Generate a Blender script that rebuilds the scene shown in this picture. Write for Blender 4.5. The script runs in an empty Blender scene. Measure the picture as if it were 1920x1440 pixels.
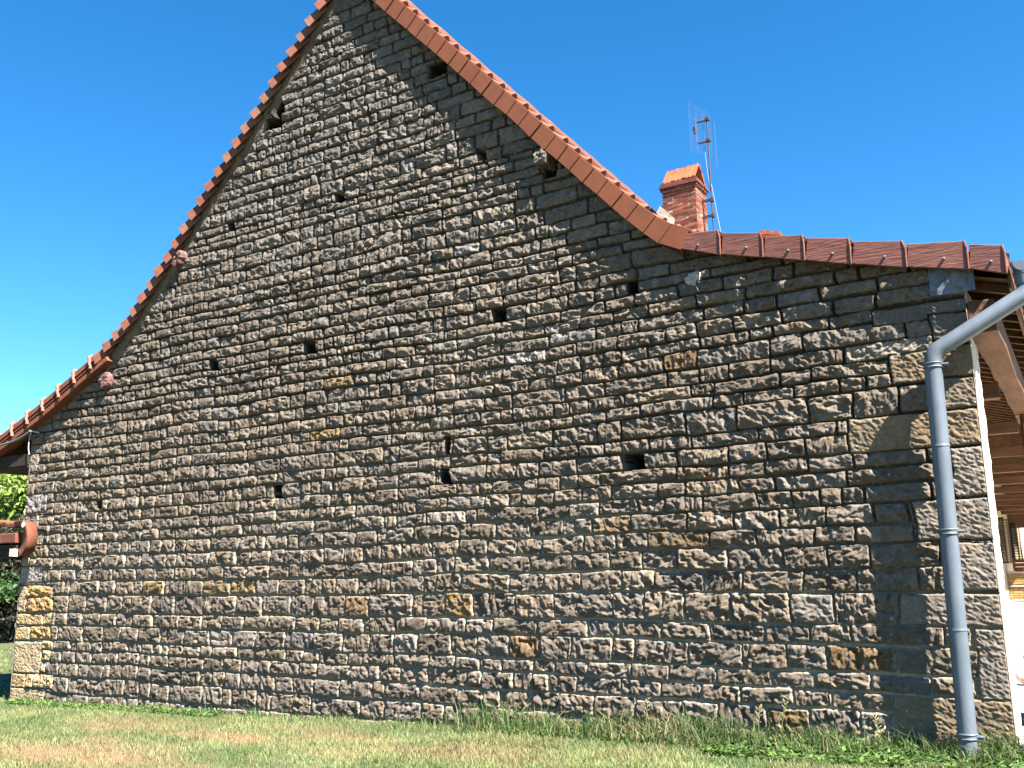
import bpy, bmesh, math, random
import numpy as np
from mathutils import Vector, Matrix

S = bpy.context.scene
C = S.collection
rnd = random.Random(7)
npr = np.random.RandomState(11)

# ------------------------------------------------------------------ camera
FOC = 1737.0                       # focal length in photograph pixels (1920 wide)
zc = np.array([-150, 8742, -1737.0]); zc /= np.linalg.norm(zc)
uc = np.array([2900, 395, 1737.0]); uc -= zc * (uc @ zc); uc /= np.linalg.norm(uc)
R = np.array([uc, np.cross(zc, uc), zc])      # world = R @ camera;  x along the gable, y away, z up
CAMY, CAMZ = -8.136, 1.4
CAM = np.array([0, CAMY, CAMZ])

def ray(px, py):
    return R @ np.array([px - 960, 720 - py, -FOC])
def on_plane(px, py, ax, val):
    d = ray(px, py); t = (val - CAM[ax]) / d[ax]
    return CAM + t * d
def wl(px, py, off=0.0):            # (x, z) on the gable plane
    p = on_plane(px, py, 1, -off)
    return p[0], p[2]

cd = bpy.data.cameras.new('camera'); cam = bpy.data.objects.new('camera', cd); C.objects.link(cam)
cd.sensor_width = 36; cd.lens = FOC / 1920 * 36; cd.clip_end = 2000; cd.clip_start = 0.05
cam.matrix_world = Matrix.Translation(CAM.tolist()) @ Matrix(R.tolist()).to_4x4()
S.camera = cam

# ------------------------------------------------------------------ light
SUN_EL, SUN_GR = math.radians(51), math.radians(20)
sd = Vector((math.cos(SUN_EL) * math.cos(SUN_GR), -math.cos(SUN_EL) * math.sin(SUN_GR), math.sin(SUN_EL)))
ld = bpy.data.lights.new('sun', 'SUN'); ld.energy = 5.0; ld.angle = math.radians(0.5); ld.color = (1, .945, .86)
sun = bpy.data.objects.new('sun', ld); C.objects.link(sun)
sun.rotation_euler = sd.to_track_quat('Z', 'Y').to_euler(); sun.location = (5, -5, 15)

W = bpy.data.worlds.new('World'); S.world = W; W.use_nodes = True
nt = W.node_tree; bg = nt.nodes['Background']
sky = nt.nodes.new('ShaderNodeTexSky'); sky.sky_type = 'NISHITA'; sky.sun_disc = False
sky.sun_elevation = SUN_EL; sky.sun_rotation = math.atan2(sd.x, sd.y)
sky.air_density = .85; sky.dust_density = 0.0; sky.ozone_density = 3.0; sky.altitude = 900
hs = nt.nodes.new('ShaderNodeHueSaturation'); hs.inputs['Saturation'].default_value = 1.32; hs.inputs['Hue'].default_value = .495; hs.inputs['Value'].default_value = .98
nt.links.new(sky.outputs[0], hs.inputs['Color']); nt.links.new(hs.outputs[0], bg.inputs[0]); bg.inputs[1].default_value = 0.05
S.view_settings.view_transform = 'Standard'; S.view_settings.look = 'None'
S.view_settings.exposure = 2.65; S.view_settings.gamma = 1
S.render.engine = 'CYCLES'

# ------------------------------------------------------------------ helpers
KAL = .66      # overall reflectance calibration
def mat(name, col, rough=.85, metal=0, var=.25, scale=6, bump=0, bscale=40, spec=.3, col2=None, coords='Object', stretch=None):
    col = tuple(c * KAL for c in col); col2 = tuple(c * KAL for c in col2) if col2 else None
    m = bpy.data.materials.new(name); m.use_nodes = True
    n = m.node_tree; b = n.nodes['Principled BSDF']
    b.inputs['Roughness'].default_value = rough; b.inputs['Metallic'].default_value = metal
    b.inputs['Specular IOR Level'].default_value = spec
    tc = n.nodes.new('ShaderNodeTexCoord'); mp = n.nodes.new('ShaderNodeMapping')
    n.links.new(tc.outputs[coords], mp.inputs[0])
    if stretch: mp.inputs['Scale'].default_value = stretch
    nz = n.nodes.new('ShaderNodeTexNoise'); nz.inputs['Scale'].default_value = scale; nz.inputs['Detail'].default_value = 8
    nz.inputs['Roughness'].default_value = .65
    n.links.new(mp.outputs[0], nz.inputs['Vector'])
    rp = n.nodes.new('ShaderNodeValToRGB')
    c2 = col2 or tuple(min(1, c * (1 + var)) for c in col)
    c1 = col if col2 else tuple(c * (1 - var) for c in col)
    rp.color_ramp.elements[0].position = .35; rp.color_ramp.elements[1].position = .65
    rp.color_ramp.elements[0].color = (*c1, 1); rp.color_ramp.elements[1].color = (*c2, 1)
    n.links.new(nz.outputs[0], rp.inputs[0]); n.links.new(rp.outputs[0], b.inputs['Base Color'])
    if bump:
        bz = n.nodes.new('ShaderNodeTexNoise'); bz.inputs['Scale'].default_value = bscale; bz.inputs['Detail'].default_value = 5
        n.links.new(mp.outputs[0], bz.inputs['Vector'])
        bp = n.nodes.new('ShaderNodeBump'); bp.inputs['Distance'].default_value = bump; bp.inputs['Strength'].default_value = 1
        n.links.new(bz.outputs[0], bp.inputs['Height']); n.links.new(bp.outputs[0], b.inputs['Normal'])
    return m

def vcol_mat(name, rough=.9, bump=.003, bscale=70, vs=30, lo=.72, hi=1.3, transl=0, spec=.2, lichen=False):
    m = bpy.data.materials.new(name); m.use_nodes = True
    n = m.node_tree; b = n.nodes['Principled BSDF']; b.inputs['Roughness'].default_value = rough
    b.inputs['Specular IOR Level'].default_value = spec
    at = n.nodes.new('ShaderNodeAttribute'); at.attribute_name = 'Col'
    tc = n.nodes.new('ShaderNodeTexCoord')
    out = at.outputs['Color']
    if vs:
        nz = n.nodes.new('ShaderNodeTexNoise'); nz.inputs['Scale'].default_value = vs; nz.inputs['Detail'].default_value = 8
        nz.inputs['Roughness'].default_value = .7
        n.links.new(tc.outputs['Object'], nz.inputs['Vector'])
        mr = n.nodes.new('ShaderNodeMapRange'); mr.inputs['From Min'].default_value = .3; mr.inputs['From Max'].default_value = .7
        mr.inputs['To Min'].default_value = lo; mr.inputs['To Max'].default_value = hi
        n.links.new(nz.outputs[0], mr.inputs[0])
        mx = n.nodes.new('ShaderNodeVectorMath'); mx.operation = 'SCALE'
        n.links.new(out, mx.inputs[0]); n.links.new(mr.outputs[0], mx.inputs['Scale'])
        out = mx.outputs[0]
    if lichen:      # pale lichen and soot speckle, both with a shape of their own
        for sc, lo_, hi_, colr, amt in ((26, .66, .72, (.38, .36, .32), .55), (3.1, .58, .74, (.07, .065, .06), .45), (9, .68, .76, (.26, .17, .07), .35)):
            z = n.nodes.new('ShaderNodeTexNoise'); z.inputs['Scale'].default_value = sc; z.inputs['Detail'].default_value = 6
            n.links.new(tc.outputs['Object'], z.inputs['Vector'])
            r = n.nodes.new('ShaderNodeMapRange'); r.inputs['From Min'].default_value = lo_; r.inputs['From Max'].default_value = hi_
            r.inputs['To Max'].default_value = amt
            n.links.new(z.outputs[0], r.inputs[0])
            mm = n.nodes.new('ShaderNodeMix'); mm.data_type = 'RGBA'
            n.links.new(r.outputs[0], mm.inputs[0]); n.links.new(out, mm.inputs[6]); mm.inputs[7].default_value = (*colr, 1)
            out = mm.outputs[2]
    n.links.new(out, b.inputs['Base Color'])
    if bump:
        bz = n.nodes.new('ShaderNodeTexNoise'); bz.inputs['Scale'].default_value = bscale; bz.inputs['Detail'].default_value = 6
        n.links.new(tc.outputs['Object'], bz.inputs['Vector'])
        bp = n.nodes.new('ShaderNodeBump'); bp.inputs['Distance'].default_value = bump
        n.links.new(bz.outputs[0], bp.inputs['Height']); n.links.new(bp.outputs[0], b.inputs['Normal'])
    if transl:
        tr = n.nodes.new('ShaderNodeBsdfTranslucent'); n.links.new(out, tr.inputs[0])
        ms = n.nodes.new('ShaderNodeMixShader'); ms.inputs[0].default_value = transl
        o = n.nodes['Material Output']
        n.links.new(b.outputs[0], ms.inputs[1]); n.links.new(tr.outputs[0], ms.inputs[2]); n.links.new(ms.outputs[0], o.inputs[0])
    return m

def np_mesh(name, V, F, mt, parent=None, cols=None, smooth=False):
    """V (n,3), F (m,k) with one k; cols (n,3) vertex colours."""
    V = np.asarray(V, np.float32); F = np.asarray(F, np.int32); k = F.shape[1]
    me = bpy.data.meshes.new(name)
    me.vertices.add(len(V)); me.vertices.foreach_set('co', V.ravel())
    me.loops.add(F.size); me.loops.foreach_set('vertex_index', F.ravel())
    me.polygons.add(len(F)); me.polygons.foreach_set('loop_start', np.arange(0, F.size, k, dtype=np.int32))
    if smooth: me.polygons.foreach_set('use_smooth', np.ones(len(F), bool))
    me.update(calc_edges=True)
    if cols is not None:
        a = me.color_attributes.new('Col', 'FLOAT_COLOR', 'POINT')
        a.data.foreach_set('color', np.concatenate([np.asarray(cols) * KAL, np.ones((len(V), 1))], 1).astype(np.float32).ravel())
    me.materials.append(mt)
    o = bpy.data.objects.new(name, me); C.objects.link(o)
    if parent: o.parent = parent
    return o

class MB:
    def __init__(s): s.v = []; s.f = []; s.c = []
    def add(s, V, F, col=None):
        b = len(s.v); s.v += [tuple(p) for p in V]; s.f += [tuple(i + b for i in q) for q in F]
        s.c += [col or (.5, .5, .5)] * len(V)
    def box(s, lo, hi, M=None, col=None, jit=0):
        P = [Vector((x, y, z)) for x in (lo[0], hi[0]) for y in (lo[1], hi[1]) for z in (lo[2], hi[2])]
        if jit: P = [p + Vector([rnd.uniform(-jit, jit) for _ in range(3)]) for p in P]
        if M is not None: P = [M @ p for p in P]
        s.add(P, [(0, 1, 3, 2), (4, 6, 7, 5), (0, 4, 5, 1), (2, 3, 7, 6), (0, 2, 6, 4), (1, 5, 7, 3)], col)
    def tube(s, pts, r, n=12, col=None, caps=True, closed=False):
        pts = [Vector(p) for p in pts]; rr = r if isinstance(r, (list, tuple)) else [r] * len(pts)
        b = []; F = []
        t0 = (pts[1] - pts[0]).normalized(); nrm = t0.orthogonal().normalized()
        for i, p in enumerate(pts):
            if i == 0: t = pts[1] - pts[0]
            elif i == len(pts) - 1: t = pts[-1] - pts[-2]
            else: t = pts[i + 1] - pts[i - 1]
            t.normalize(); nrm = (nrm - t * nrm.dot(t)).normalized(); bn = t.cross(nrm)
            for k in range(n):
                a = 2 * math.pi * k / n
                b.append(p + (nrm * math.cos(a) + bn * math.sin(a)) * rr[i])
        for i in range(len(pts) - 1):
            for k in range(n):
                F.append((i * n + k, i * n + (k + 1) % n, (i + 1) * n + (k + 1) % n, (i + 1) * n + k))
        if caps:
            F.append(tuple(range(n))[::-1]); F.append(tuple((len(pts) - 1) * n + k for k in range(n)))
        s.add(b, F, col)
    def prism_y(s, poly, y0, y1, col=None):      # polygon in (x,z) extruded along y
        n = len(poly)
        V = [(p[0], y0, p[1]) for p in poly] + [(p[0], y1, p[1]) for p in poly]
        F = [tuple(range(n)), tuple(range(2 * n - 1, n - 1, -1))] + [(i, i + n, (i + 1) % n + n, (i + 1) % n) for i in range(n)]
        s.add(V, F, col)
    def build(s, name, m, parent=None, bevel=0, smooth=False, cols=False, tag=None, segs=2, angle=40):
        me = bpy.data.meshes.new(name); me.from_pydata(s.v, [], s.f); me.materials.append(m)
        bm = bmesh.new(); bm.from_mesh(me); bmesh.ops.recalc_face_normals(bm, faces=bm.faces)
        if smooth:
            for f in bm.faces: f.smooth = True
        bm.to_mesh(me); bm.free()
        if cols:
            a = me.color_attributes.new('Col', 'FLOAT_COLOR', 'POINT')
            a.data.foreach_set('color', np.concatenate([np.array(s.c) * KAL, np.ones((len(s.v), 1))], 1).astype(np.float32).ravel())
        if smooth: me.set_sharp_from_angle(angle=math.radians(angle))
        o = bpy.data.objects.new(name, me); C.objects.link(o)
        if bevel:
            mo = o.modifiers.new('bevel', 'BEVEL'); mo.width = bevel; mo.segments = segs; mo.limit_method = 'ANGLE'; mo.harden_normals = False
        if parent: o.parent = parent
        return o

def empty(name, loc, label, cat, group=None):
    o = bpy.data.objects.new(name, None); C.objects.link(o); o.location = loc; o['label'] = label; o['category'] = cat
    o.empty_display_size = .2
    if group: o['group'] = group
    bpy.context.view_layer.update()
    return o
def adopt(parent):                  # children were built in world space: keep them there
    for ch in parent.children: ch.matrix_parent_inverse = Matrix.Translation(-Vector(parent.location))
def tag(o, label, cat, group=None):
    o['label'] = label; o['category'] = cat
    if group: o['group'] = group
    return o

# ---- noises
TAB = npr.rand(256, 256).astype(np.float32)
def facet(x, y, o=0):
    i = np.floor(x).astype(np.int64); j = np.floor(y).astype(np.int64); fx = x - i; fy = y - j
    i = i + o * 37; j = j + o * 91
    g = lambda a, b: TAB[a & 255, b & 255]
    a, b_, c, d = g(i, j), g(i + 1, j), g(i, j + 1), g(i + 1, j + 1)
    return np.where(fx + fy < 1, a + (b_ - a) * fx + (c - a) * fy, d + (c - d) * (1 - fx) + (b_ - d) * (1 - fy))
def vnoise(x, y, o=0):
    i = np.floor(x).astype(np.int64); j = np.floor(y).astype(np.int64); fx = x - i; fy = y - j
    i = i + o * 53; j = j + o * 29
    fx = fx * fx * (3 - 2 * fx); fy = fy * fy * (3 - 2 * fy)
    g = lambda a, b: TAB[a & 255, b & 255]
    return (g(i, j) * (1 - fx) + g(i + 1, j) * fx) * (1 - fy) + (g(i, j + 1) * (1 - fx) + g(i + 1, j + 1) * fx) * fy
def fbm(x, y, o=0, n=4):
    s = 0; a = .5; t = 0
    for k in range(n):
        s = s + a * vnoise(x * 2 ** k, y * 2 ** k, o + k); t += a; a *= .5
    return s / t

# ------------------------------------------------------------------ profile of the gable (metres)
XL, XR = -13.5, -0.62
TOPR = [(-7.24, 9.14), (-4.925, 6.586), (-4.313, 5.899), (-3.717, 5.237), (-3.30, 4.80), (-3.097, 4.63), (-2.929, 4.535), (-2.567, 4.42), (-1.803, 4.215), (-1.002, 4.0), (-.538, 3.87), (-.276, 3.80)]
TOPL = [(-7.24, 9.14), (-7.685, 8.676), (-8.69, 7.60), (-9.618, 6.66), (-10.423, 5.79), (-11.21, 4.99), (-11.7, 4.63), (-12.305, 4.355), (-13.03, 4.01), (-13.757, 3.71), (-14.16, 3.55), (-14.75, 3.33)]
PX = np.array([p[0] for p in TOPL[::-1]] + [p[0] for p in TOPR[1:]]); PZ = np.array([p[1] for p in TOPL[::-1]] + [p[1] for p in TOPR[1:]])
def ztop(x): return np.interp(x, PX, PZ)
GX = [-40, -13.5, -11, -8.55, -5.0, -2.7, -1.4, -.62, 30]; GZ = [-.45, -.36, -.30, -.235, -.15, -.12, -.09, -.06, -.02]
def zground(x): return np.interp(x, GX, GZ)

house = empty('stone_farmhouse', (-7, 0, 0), 'tall old farmhouse with a dark rough stone gable and an orange clay tile roof', 'farmhouse')

# ------------------------------------------------------------------ stone gable as real relief
def zl(px, ys): return sorted([wl(px, y)[1] for y in ys])
colA = zl(480, [382,407,422,436,451,475,500,524,546,566,581,599,619,640,659,680,693,713,732,752,778,800,822,841,863,891,912,937,960,982,1004,1032,1060,1086,1116,1154,1182,1215,1237,1263,1294,1330])
colB = zl(960, [270,292,305,325,342,360,379,407,437,460,484,501,521,550,572,599,619,639,662,684,714,737,765,790,811,844,868,898,924,951,978,1009,1042,1074,1111,1159,1190,1233,1259,1293,1329,1366])
colC = zl(1450, [500,528,554,581,611,634,670,701,727,752,801,828,862,890,920,953,990,1024,1067,1110,1169,1205,1254,1288,1322,1370,1402])
colT = zl(720, [-62,-36,-8,15,34,54,72,88,109,128,146,165,186,206,226,245,270,289,309,334,355,375])
def extend(a, b):  # fill missing top/bottom from a neighbour column
    return sorted([z for z in b if z > a[-1] + .05] + list(a) + [z for z in b if z < a[0] - .05])
colB = extend(colB, colT); colA = extend(colA, colT); colC = extend(colC, colB)
def match(lines, new):
    """lines: list of lists of z per column (last entry = previous column). Aligns with a DP and wedges the rest."""
    old = [l[-1] for l in lines]; n, m = len(old), len(new); G = .05
    D = np.zeros((n + 1, m + 1)); T = np.zeros((n + 1, m + 1), int)
    D[:, 0] = np.arange(n + 1) * G; D[0, :] = np.arange(m + 1) * G; T[1:, 0] = 1; T[0, 1:] = 2
    for i in range(1, n + 1):
        for j in range(1, m + 1):
            o = [D[i-1, j-1] + abs(old[i-1] - new[j-1]), D[i-1, j] + G, D[i, j-1] + G]
            T[i, j] = int(np.argmin(o)); D[i, j] = min(o)
    out = []; i, j = n, m
    while i or j:
        if T[i, j] == 0: out.append((i-1, j-1)); i -= 1; j -= 1
        elif T[i, j] == 1: out.append((i-1, None)); i -= 1
        else: out.append((None, j-1)); j -= 1
    out = out[::-1]; pairs = [(a, b) for a, b in out if a is not None and b is not None]
    def near(val, src, dst):
        k = min(range(len(pairs)), key=lambda q: abs(src(pairs[q]) - val)); return dst(pairs[k])
    res = []
    ncol = len(lines[0])
    for a, b in out:
        if a is not None and b is not None: res.append(lines[a] + [new[b]])
        elif b is None: res.append(lines[a] + [near(old[a], lambda p: old[p[0]], lambda p: new[p[1]])])
        else: res.append([near(new[b], lambda p: new[p[1]], lambda p: lines[p[0]][c]) for c in range(ncol)] + [new[b]])
    return res
L = [[z] for z in colA]
L = match(L, colB); L = match(L, colC)
LU = [-10.4, -7.0, -5.8, -4.4, -3.1, -1.5]      # each column holds over a stretch, then blends
L = np.array([[l[0], l[0], l[1], l[1], l[2], l[2]] for l in L]); L = L[np.argsort(L.mean(1))]

us = [XL]
while us[-1] < XR: us.append(us[-1] + (.0125 + (.0062 - .0125) * (us[-1] - XL) / (XR - XL)))
us = np.array(us); us[-1] = XR
ZST = .0073
zs = np.arange(-.7, 9.1, ZST)
U, Z = np.meshgrid(us, zs, indexing='ij')
NU, NZ = U.shape
# warped coordinates make every joint irregular
Uw = U + .013 * (fbm(U * 7, Z * 9, 1, 3) - .5) * 2
Zw = Z + .010 * (fbm(U * 6, Z * 7, 2, 3) - .5) * 2 + .03 * (vnoise(U * 1.1, Z * .6, 3) - .5)
LNS = []
course = np.zeros(U.shape, np.int32); zlo = np.zeros(U.shape, np.float32); zhi = np.zeros(U.shape, np.float32)
for i in range(NU):
    ln = np.array([np.interp(us[i], LU, row) for row in L]); ln = np.maximum.accumulate(ln)
    ln = np.concatenate([[-.9], [ln[0] - .17], ln, [12.]])
    k = np.clip(np.searchsorted(ln, Zw[i]), 1, len(ln) - 1)
    LNS.append(ln); course[i] = k; zlo[i] = ln[k - 1]; zhi[i] = ln[k]
# joints read off the photograph: x positions and the y of the row at its two ends
explicit = {}
for y0, y1, xs_ in [(1140, 1140, [972,1042,1151,1210,1287,1376,1485,1566,1683]), (1178, 1190, [1010,1105,1166,1243,1332,1434,1520,1597,1770]), (1212, 1240, [965,1016,1071,1150,1191,1293,1395,1477,1554,1685]),
                    (1250, 1275, [1002,1042,1105,1187,1255,1345,1447,1527,1632,1747,1830]), (1275, 1320, [1030,1082,1167,1240,1315,1390,1490,1562,1680]), (1310, 1358, [1000,1050,1115,1192,1277,1347,1440,1522,1615,1680]),
                    (1090, 1088, [1025,1094,1170,1230,1320,1392,1506,1605,1724]), (1052, 1048, [997,1074,1145,1205,1272,1369,1472,1555,1632,1762]), (1020, 1008, [970,1019,1097,1157,1217,1334,1420,1527,1605,1715]),
                    (995, 972, [995,1057,1112,1184,1290,1377,1464,1550,1642,1708]), (968, 938, [1013,1070,1125,1200,1249,1320,1423,1488,1580]), (935, 912, [1040,1093,1148,1234,1287,1388,1455,1539,1620]),
                    (900, 858, [1010,1052,1088,1126,1270,1367,1435,1515,1600]), (872, 842, [1014,1085,1168,1208,1271,1368,1440,1515,1602]), (1133, 1133, [132,165,203,235,287,330,390,445,495,548,593,652,698,775,837,890]),
                    (1165, 1172, [130,157,192,222,252,290,340,383,420,459,505,557,604,637,685,752,802,877,927]), (1190, 1207, [113,160,195,230,263,305,350,398,441,483,538,592,645,697,742,785,850,897,955]),
                    (1100, 1092, [152,190,219,272,313,353,385,436,484,526,574,631,674,735,799,869,958]), (1072, 1060, [120,147,173,215,259,296,331,370,425,466,508,546,592,650,720,777,823,856,922])]:
    for x in xs_:
        u_, z_ = wl(x, y0 + (y1 - y0) * (x - xs_[0]) / (xs_[-1] - xs_[0]))
        i = min(len(us) - 1, int(np.searchsorted(us, u_))); explicit.setdefault(int(np.clip(np.searchsorted(LNS[i], z_), 1, len(LNS[i]) - 1)), []).append(u_)
sid = np.zeros(U.shape, np.int32); ulo = np.zeros(U.shape, np.float32); uhi = np.zeros(U.shape, np.float32)
nid = 0
for k in range(1, course.max() + 1):
    msk = course == k
    if not msk.any(): continue
    hgt = float(np.median((zhi - zlo)[msk])); js = [XL - rnd.uniform(0, .3)]
    while js[-1] < XR + .1:
        big = 1 + .45 * max(0, (js[-1] + 5) / 4.4)
        w = rnd.choice([.17, .24, .3, .34, .38, .44, .5, .6]) * (.72 + 1.1 * min(hgt, .25)) * rnd.uniform(.85, 1.15) * big * (1.12 if js[-1] > -6 else .96)
        js.append(js[-1] + w)
    if k in explicit:
        ex = sorted(explicit[k]); ex = [a for n_, a in enumerate(ex) if n_ == 0 or a - ex[n_ - 1] > .07]
        spans = []; a0 = ex[0]
        for a, b in zip(ex[:-1], ex[1:]):
            if b - a > 1.1: spans.append((a0, a)); a0 = b
        spans.append((a0, ex[-1]))
        js = sorted([j for j in js if not any(p - .16 < j < q + .16 for p, q in spans)] + ex)
    js = np.array(js)
    uu = Uw[msk] + (Z[msk] - zlo[msk]) * (.25 * (vnoise(Uw[msk] * 2.1, np.full(msk.sum(), k * 3.7), 5) - .5))
    q = np.clip(np.searchsorted(js, uu), 1, len(js) - 1)
    sid[msk] = nid + q; ulo[msk] = js[q - 1]; uhi[msk] = js[q]
    Uw[msk] = uu
    nid += len(js)
tooled = np.zeros(U.shape, bool); hole = np.zeros(U.shape, bool)
colour_over = {}
def rect(x0, y0, x1, y1):
    a = wl(x0, (y0 + y1) / 2)[0]; b = wl(x1, (y0 + y1) / 2)[0]; cx = (x0 + x1) / 2
    return a, wl(cx, y1)[1], b, wl(cx, y0)[1]
def special(r, tool=False, colour=None, to_edge=None):
    global nid
    a, zb, b, zt = r
    if to_edge == 'R': b = XR + .05
    if to_edge == 'L': a = XL - .05
    m = (Uw > a) & (Uw < b) & (Zw > zb) & (Zw < zt)
    nid += 1; sid[m] = nid; ulo[m] = a; uhi[m] = b; zlo[m] = zb; zhi[m] = zt; tooled[m] = tool
    if colour: colour_over[nid] = colour
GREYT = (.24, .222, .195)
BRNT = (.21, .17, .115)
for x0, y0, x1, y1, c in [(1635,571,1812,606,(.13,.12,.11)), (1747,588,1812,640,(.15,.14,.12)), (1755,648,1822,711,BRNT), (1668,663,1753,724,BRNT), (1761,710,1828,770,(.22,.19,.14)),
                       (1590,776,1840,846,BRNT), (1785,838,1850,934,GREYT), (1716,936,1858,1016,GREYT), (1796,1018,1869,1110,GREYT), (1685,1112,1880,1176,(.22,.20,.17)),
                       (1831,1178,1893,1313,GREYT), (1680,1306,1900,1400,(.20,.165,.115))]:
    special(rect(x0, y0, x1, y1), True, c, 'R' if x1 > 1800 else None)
YEL, PALE, OCH = (.46, .36, .20), (.44, .37, .25), (.42, .285, .125)
for x0, y0, x1, y1, c, t in [(58,852,76,886,(.3,.28,.22),True), (56,888,92,905,(.24,.22,.19),True), (54,928,94,963,(.25,.26,.28),False), (50,966,76,990,(.3,.28,.22),True), (60,994,87,1024,(.27,.265,.25),True),
                       (42,1030,60,1061,(.29,.285,.28),True), (37,1061,86,1094,(.28,.28,.28),True), (33,1096,54,1148,PALE,True), (54,1096,105,1119,OCH,False), (54,1120,104,1148,OCH,False),
                       (29,1149,84,1172,YEL,True), (84,1149,102,1172,YEL,False), (27,1173,60,1199,YEL,True), (60,1173,101,1198,OCH,False), (23,1200,82,1261,PALE,True), (82,1200,105,1217,YEL,False),
                       (82,1218,100,1240,YEL,False), (82,1240,92,1262,PALE,False), (21,1261,52,1288,YEL,True), (52,1262,67,1288,YEL,False), (67,1262,106,1290,(.42,.35,.22),False), (18,1288,88,1322,PALE,True)]:
    special(rect(x0, y0, x1, y1), t, c, 'L' if x0 < 60 and c is not OCH and (x0, y0) not in ((54,1120), (52,1262), (56,888)) else None)
for x0, y0, x1, y1 in [(574,643,596,664), (396,677,411,694), (631,361,650,379), (431,418,443,435), (926,578,949,602), (1170,852,1206,881), (830,880,848,908), (515,912,531,933),
                       (1177,529,1198,554), (898,280,915,302), (185,938,196,953), (836,820,846,850), (806,119,838,145), (488,200,532,246), (1022,304,1046,334)]:
    a, zb, b, zt = rect(x0 - 1, y0 - 2, x1 + 1, y1 + 1)
    m = (Uw > a) & (Uw < b) & (Zw > zb) & (Zw < zt)
    nid += 1; sid[m] = nid; hole[m] = True; tooled[m] = True; ulo[m] = a; uhi[m] = b; zlo[m] = zb; zhi[m] = zt

rid = npr.rand(nid + 2, 12).astype(np.float32)
r_ = lambda k: rid[sid, k]
gap = .005 + .007 * r_(0) + .009 * np.clip(-(U + 5) / 6, 0, 1)
dx = np.minimum(Uw - ulo, uhi - Uw) - gap
um = (ulo + uhi) / 2; tlt = (.07 * (r_(5) - .5) * np.clip(Uw - um, -.3, .3)) * (~tooled)
Zw = Zw + tlt + .012 * (r_(6) - .5) * (~tooled)
dz = np.minimum(Zw - zlo - .003 - .008 * r_(1), zhi - Zw - .003 - .011 * r_(2))
rad = .007 + .013 * r_(3)
ax = np.maximum(rad - dx, 0); az = np.maximum(rad - dz, 0)
d = np.where((dx < rad) & (dz < rad), rad - np.hypot(ax, az), np.minimum(dx, dz))
d = d + .004 * (vnoise(U * 45, Z * 45, 9) - .5)
th = r_(4) * 6.28; ct, st = np.cos(th), np.sin(th)
wx = U + .05 * (vnoise(U * 11, Z * 11, 12) - .5); wz = Z + .05 * (vnoise(U * 11, Z * 11, 14) - .5)
A = wx * ct - wz * st + r_(5) * 50; B = wx * st + wz * ct + r_(6) * 50
hr = .036 * (facet(A * 9, B * 11, 1) - .5) + .038 * (facet(A * 19 + 5, B * 23, 2) - .5) + .027 * (facet(A * 40, B * 46, 3) - .5) + .013 * (facet(A * 85, B * 85, 4) - .5)
pits = np.clip(vnoise(U * 19, Z * 25, 21) - .66, 0, 1) * .11
hr = hr * (.50 + .36 * np.clip((U + 10) / 7, 0, 1)) - pits * .9
edge = np.clip(d / (.006 + .009 * r_(7)), 0, 1); edge = np.sqrt(1 - (1 - edge) ** 2)
rough_amp = .62 + .5 * r_(8)
pil = 1 - np.clip(np.abs(Zw - (zlo + zhi) / 2) / np.maximum((zhi - zlo) / 2, .02), 0, 1) ** 2.2
body = .018 * (r_(9) - .4) + (.034 - .009 * np.clip((U + 9) / 6, 0, 1)) * edge + .012 * pil * (.5 + r_(4)) + hr * rough_amp * np.clip(d / .012, .15, 1)
tl = .011 * (facet(U * 40 + Z * 14, Z * 62, 5) - .5) + .008 * (facet(U * 75, Z * 75, 6) - .5) + .012 * (vnoise(U * 6, Z * 6, 7) - .5)
body = np.where(tooled, .012 + .022 * np.clip(d / .014, 0, 1) ** .5 + tl * np.clip(d / .01, .2, 1), body)
# mortar: nearly flush and pale low down, raked out and dark higher up and to the right
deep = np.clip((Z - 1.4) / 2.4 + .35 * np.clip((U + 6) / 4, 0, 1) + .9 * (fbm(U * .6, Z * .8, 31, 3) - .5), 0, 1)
mort = (-.002 - .05 * deep - .012 * np.clip(-(U + 5) / 4, 0, 1)) + .010 * (fbm(U * 22, Z * 22, 33, 3) - .5) * 2
Hh = np.where(d > 0, np.maximum(body, mort * .4), mort)
Hh = np.where(hole, np.where(np.minimum(dx, dz) > -.004, -.40, mort), Hh)
edgeR = np.clip((XR - U) / .012, 0, 1); edgeL = np.clip((U - XL) / .02, 0, 1)
Hh = Hh * np.minimum(1, .5 + .5 * np.minimum(edgeR, edgeL))
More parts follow.
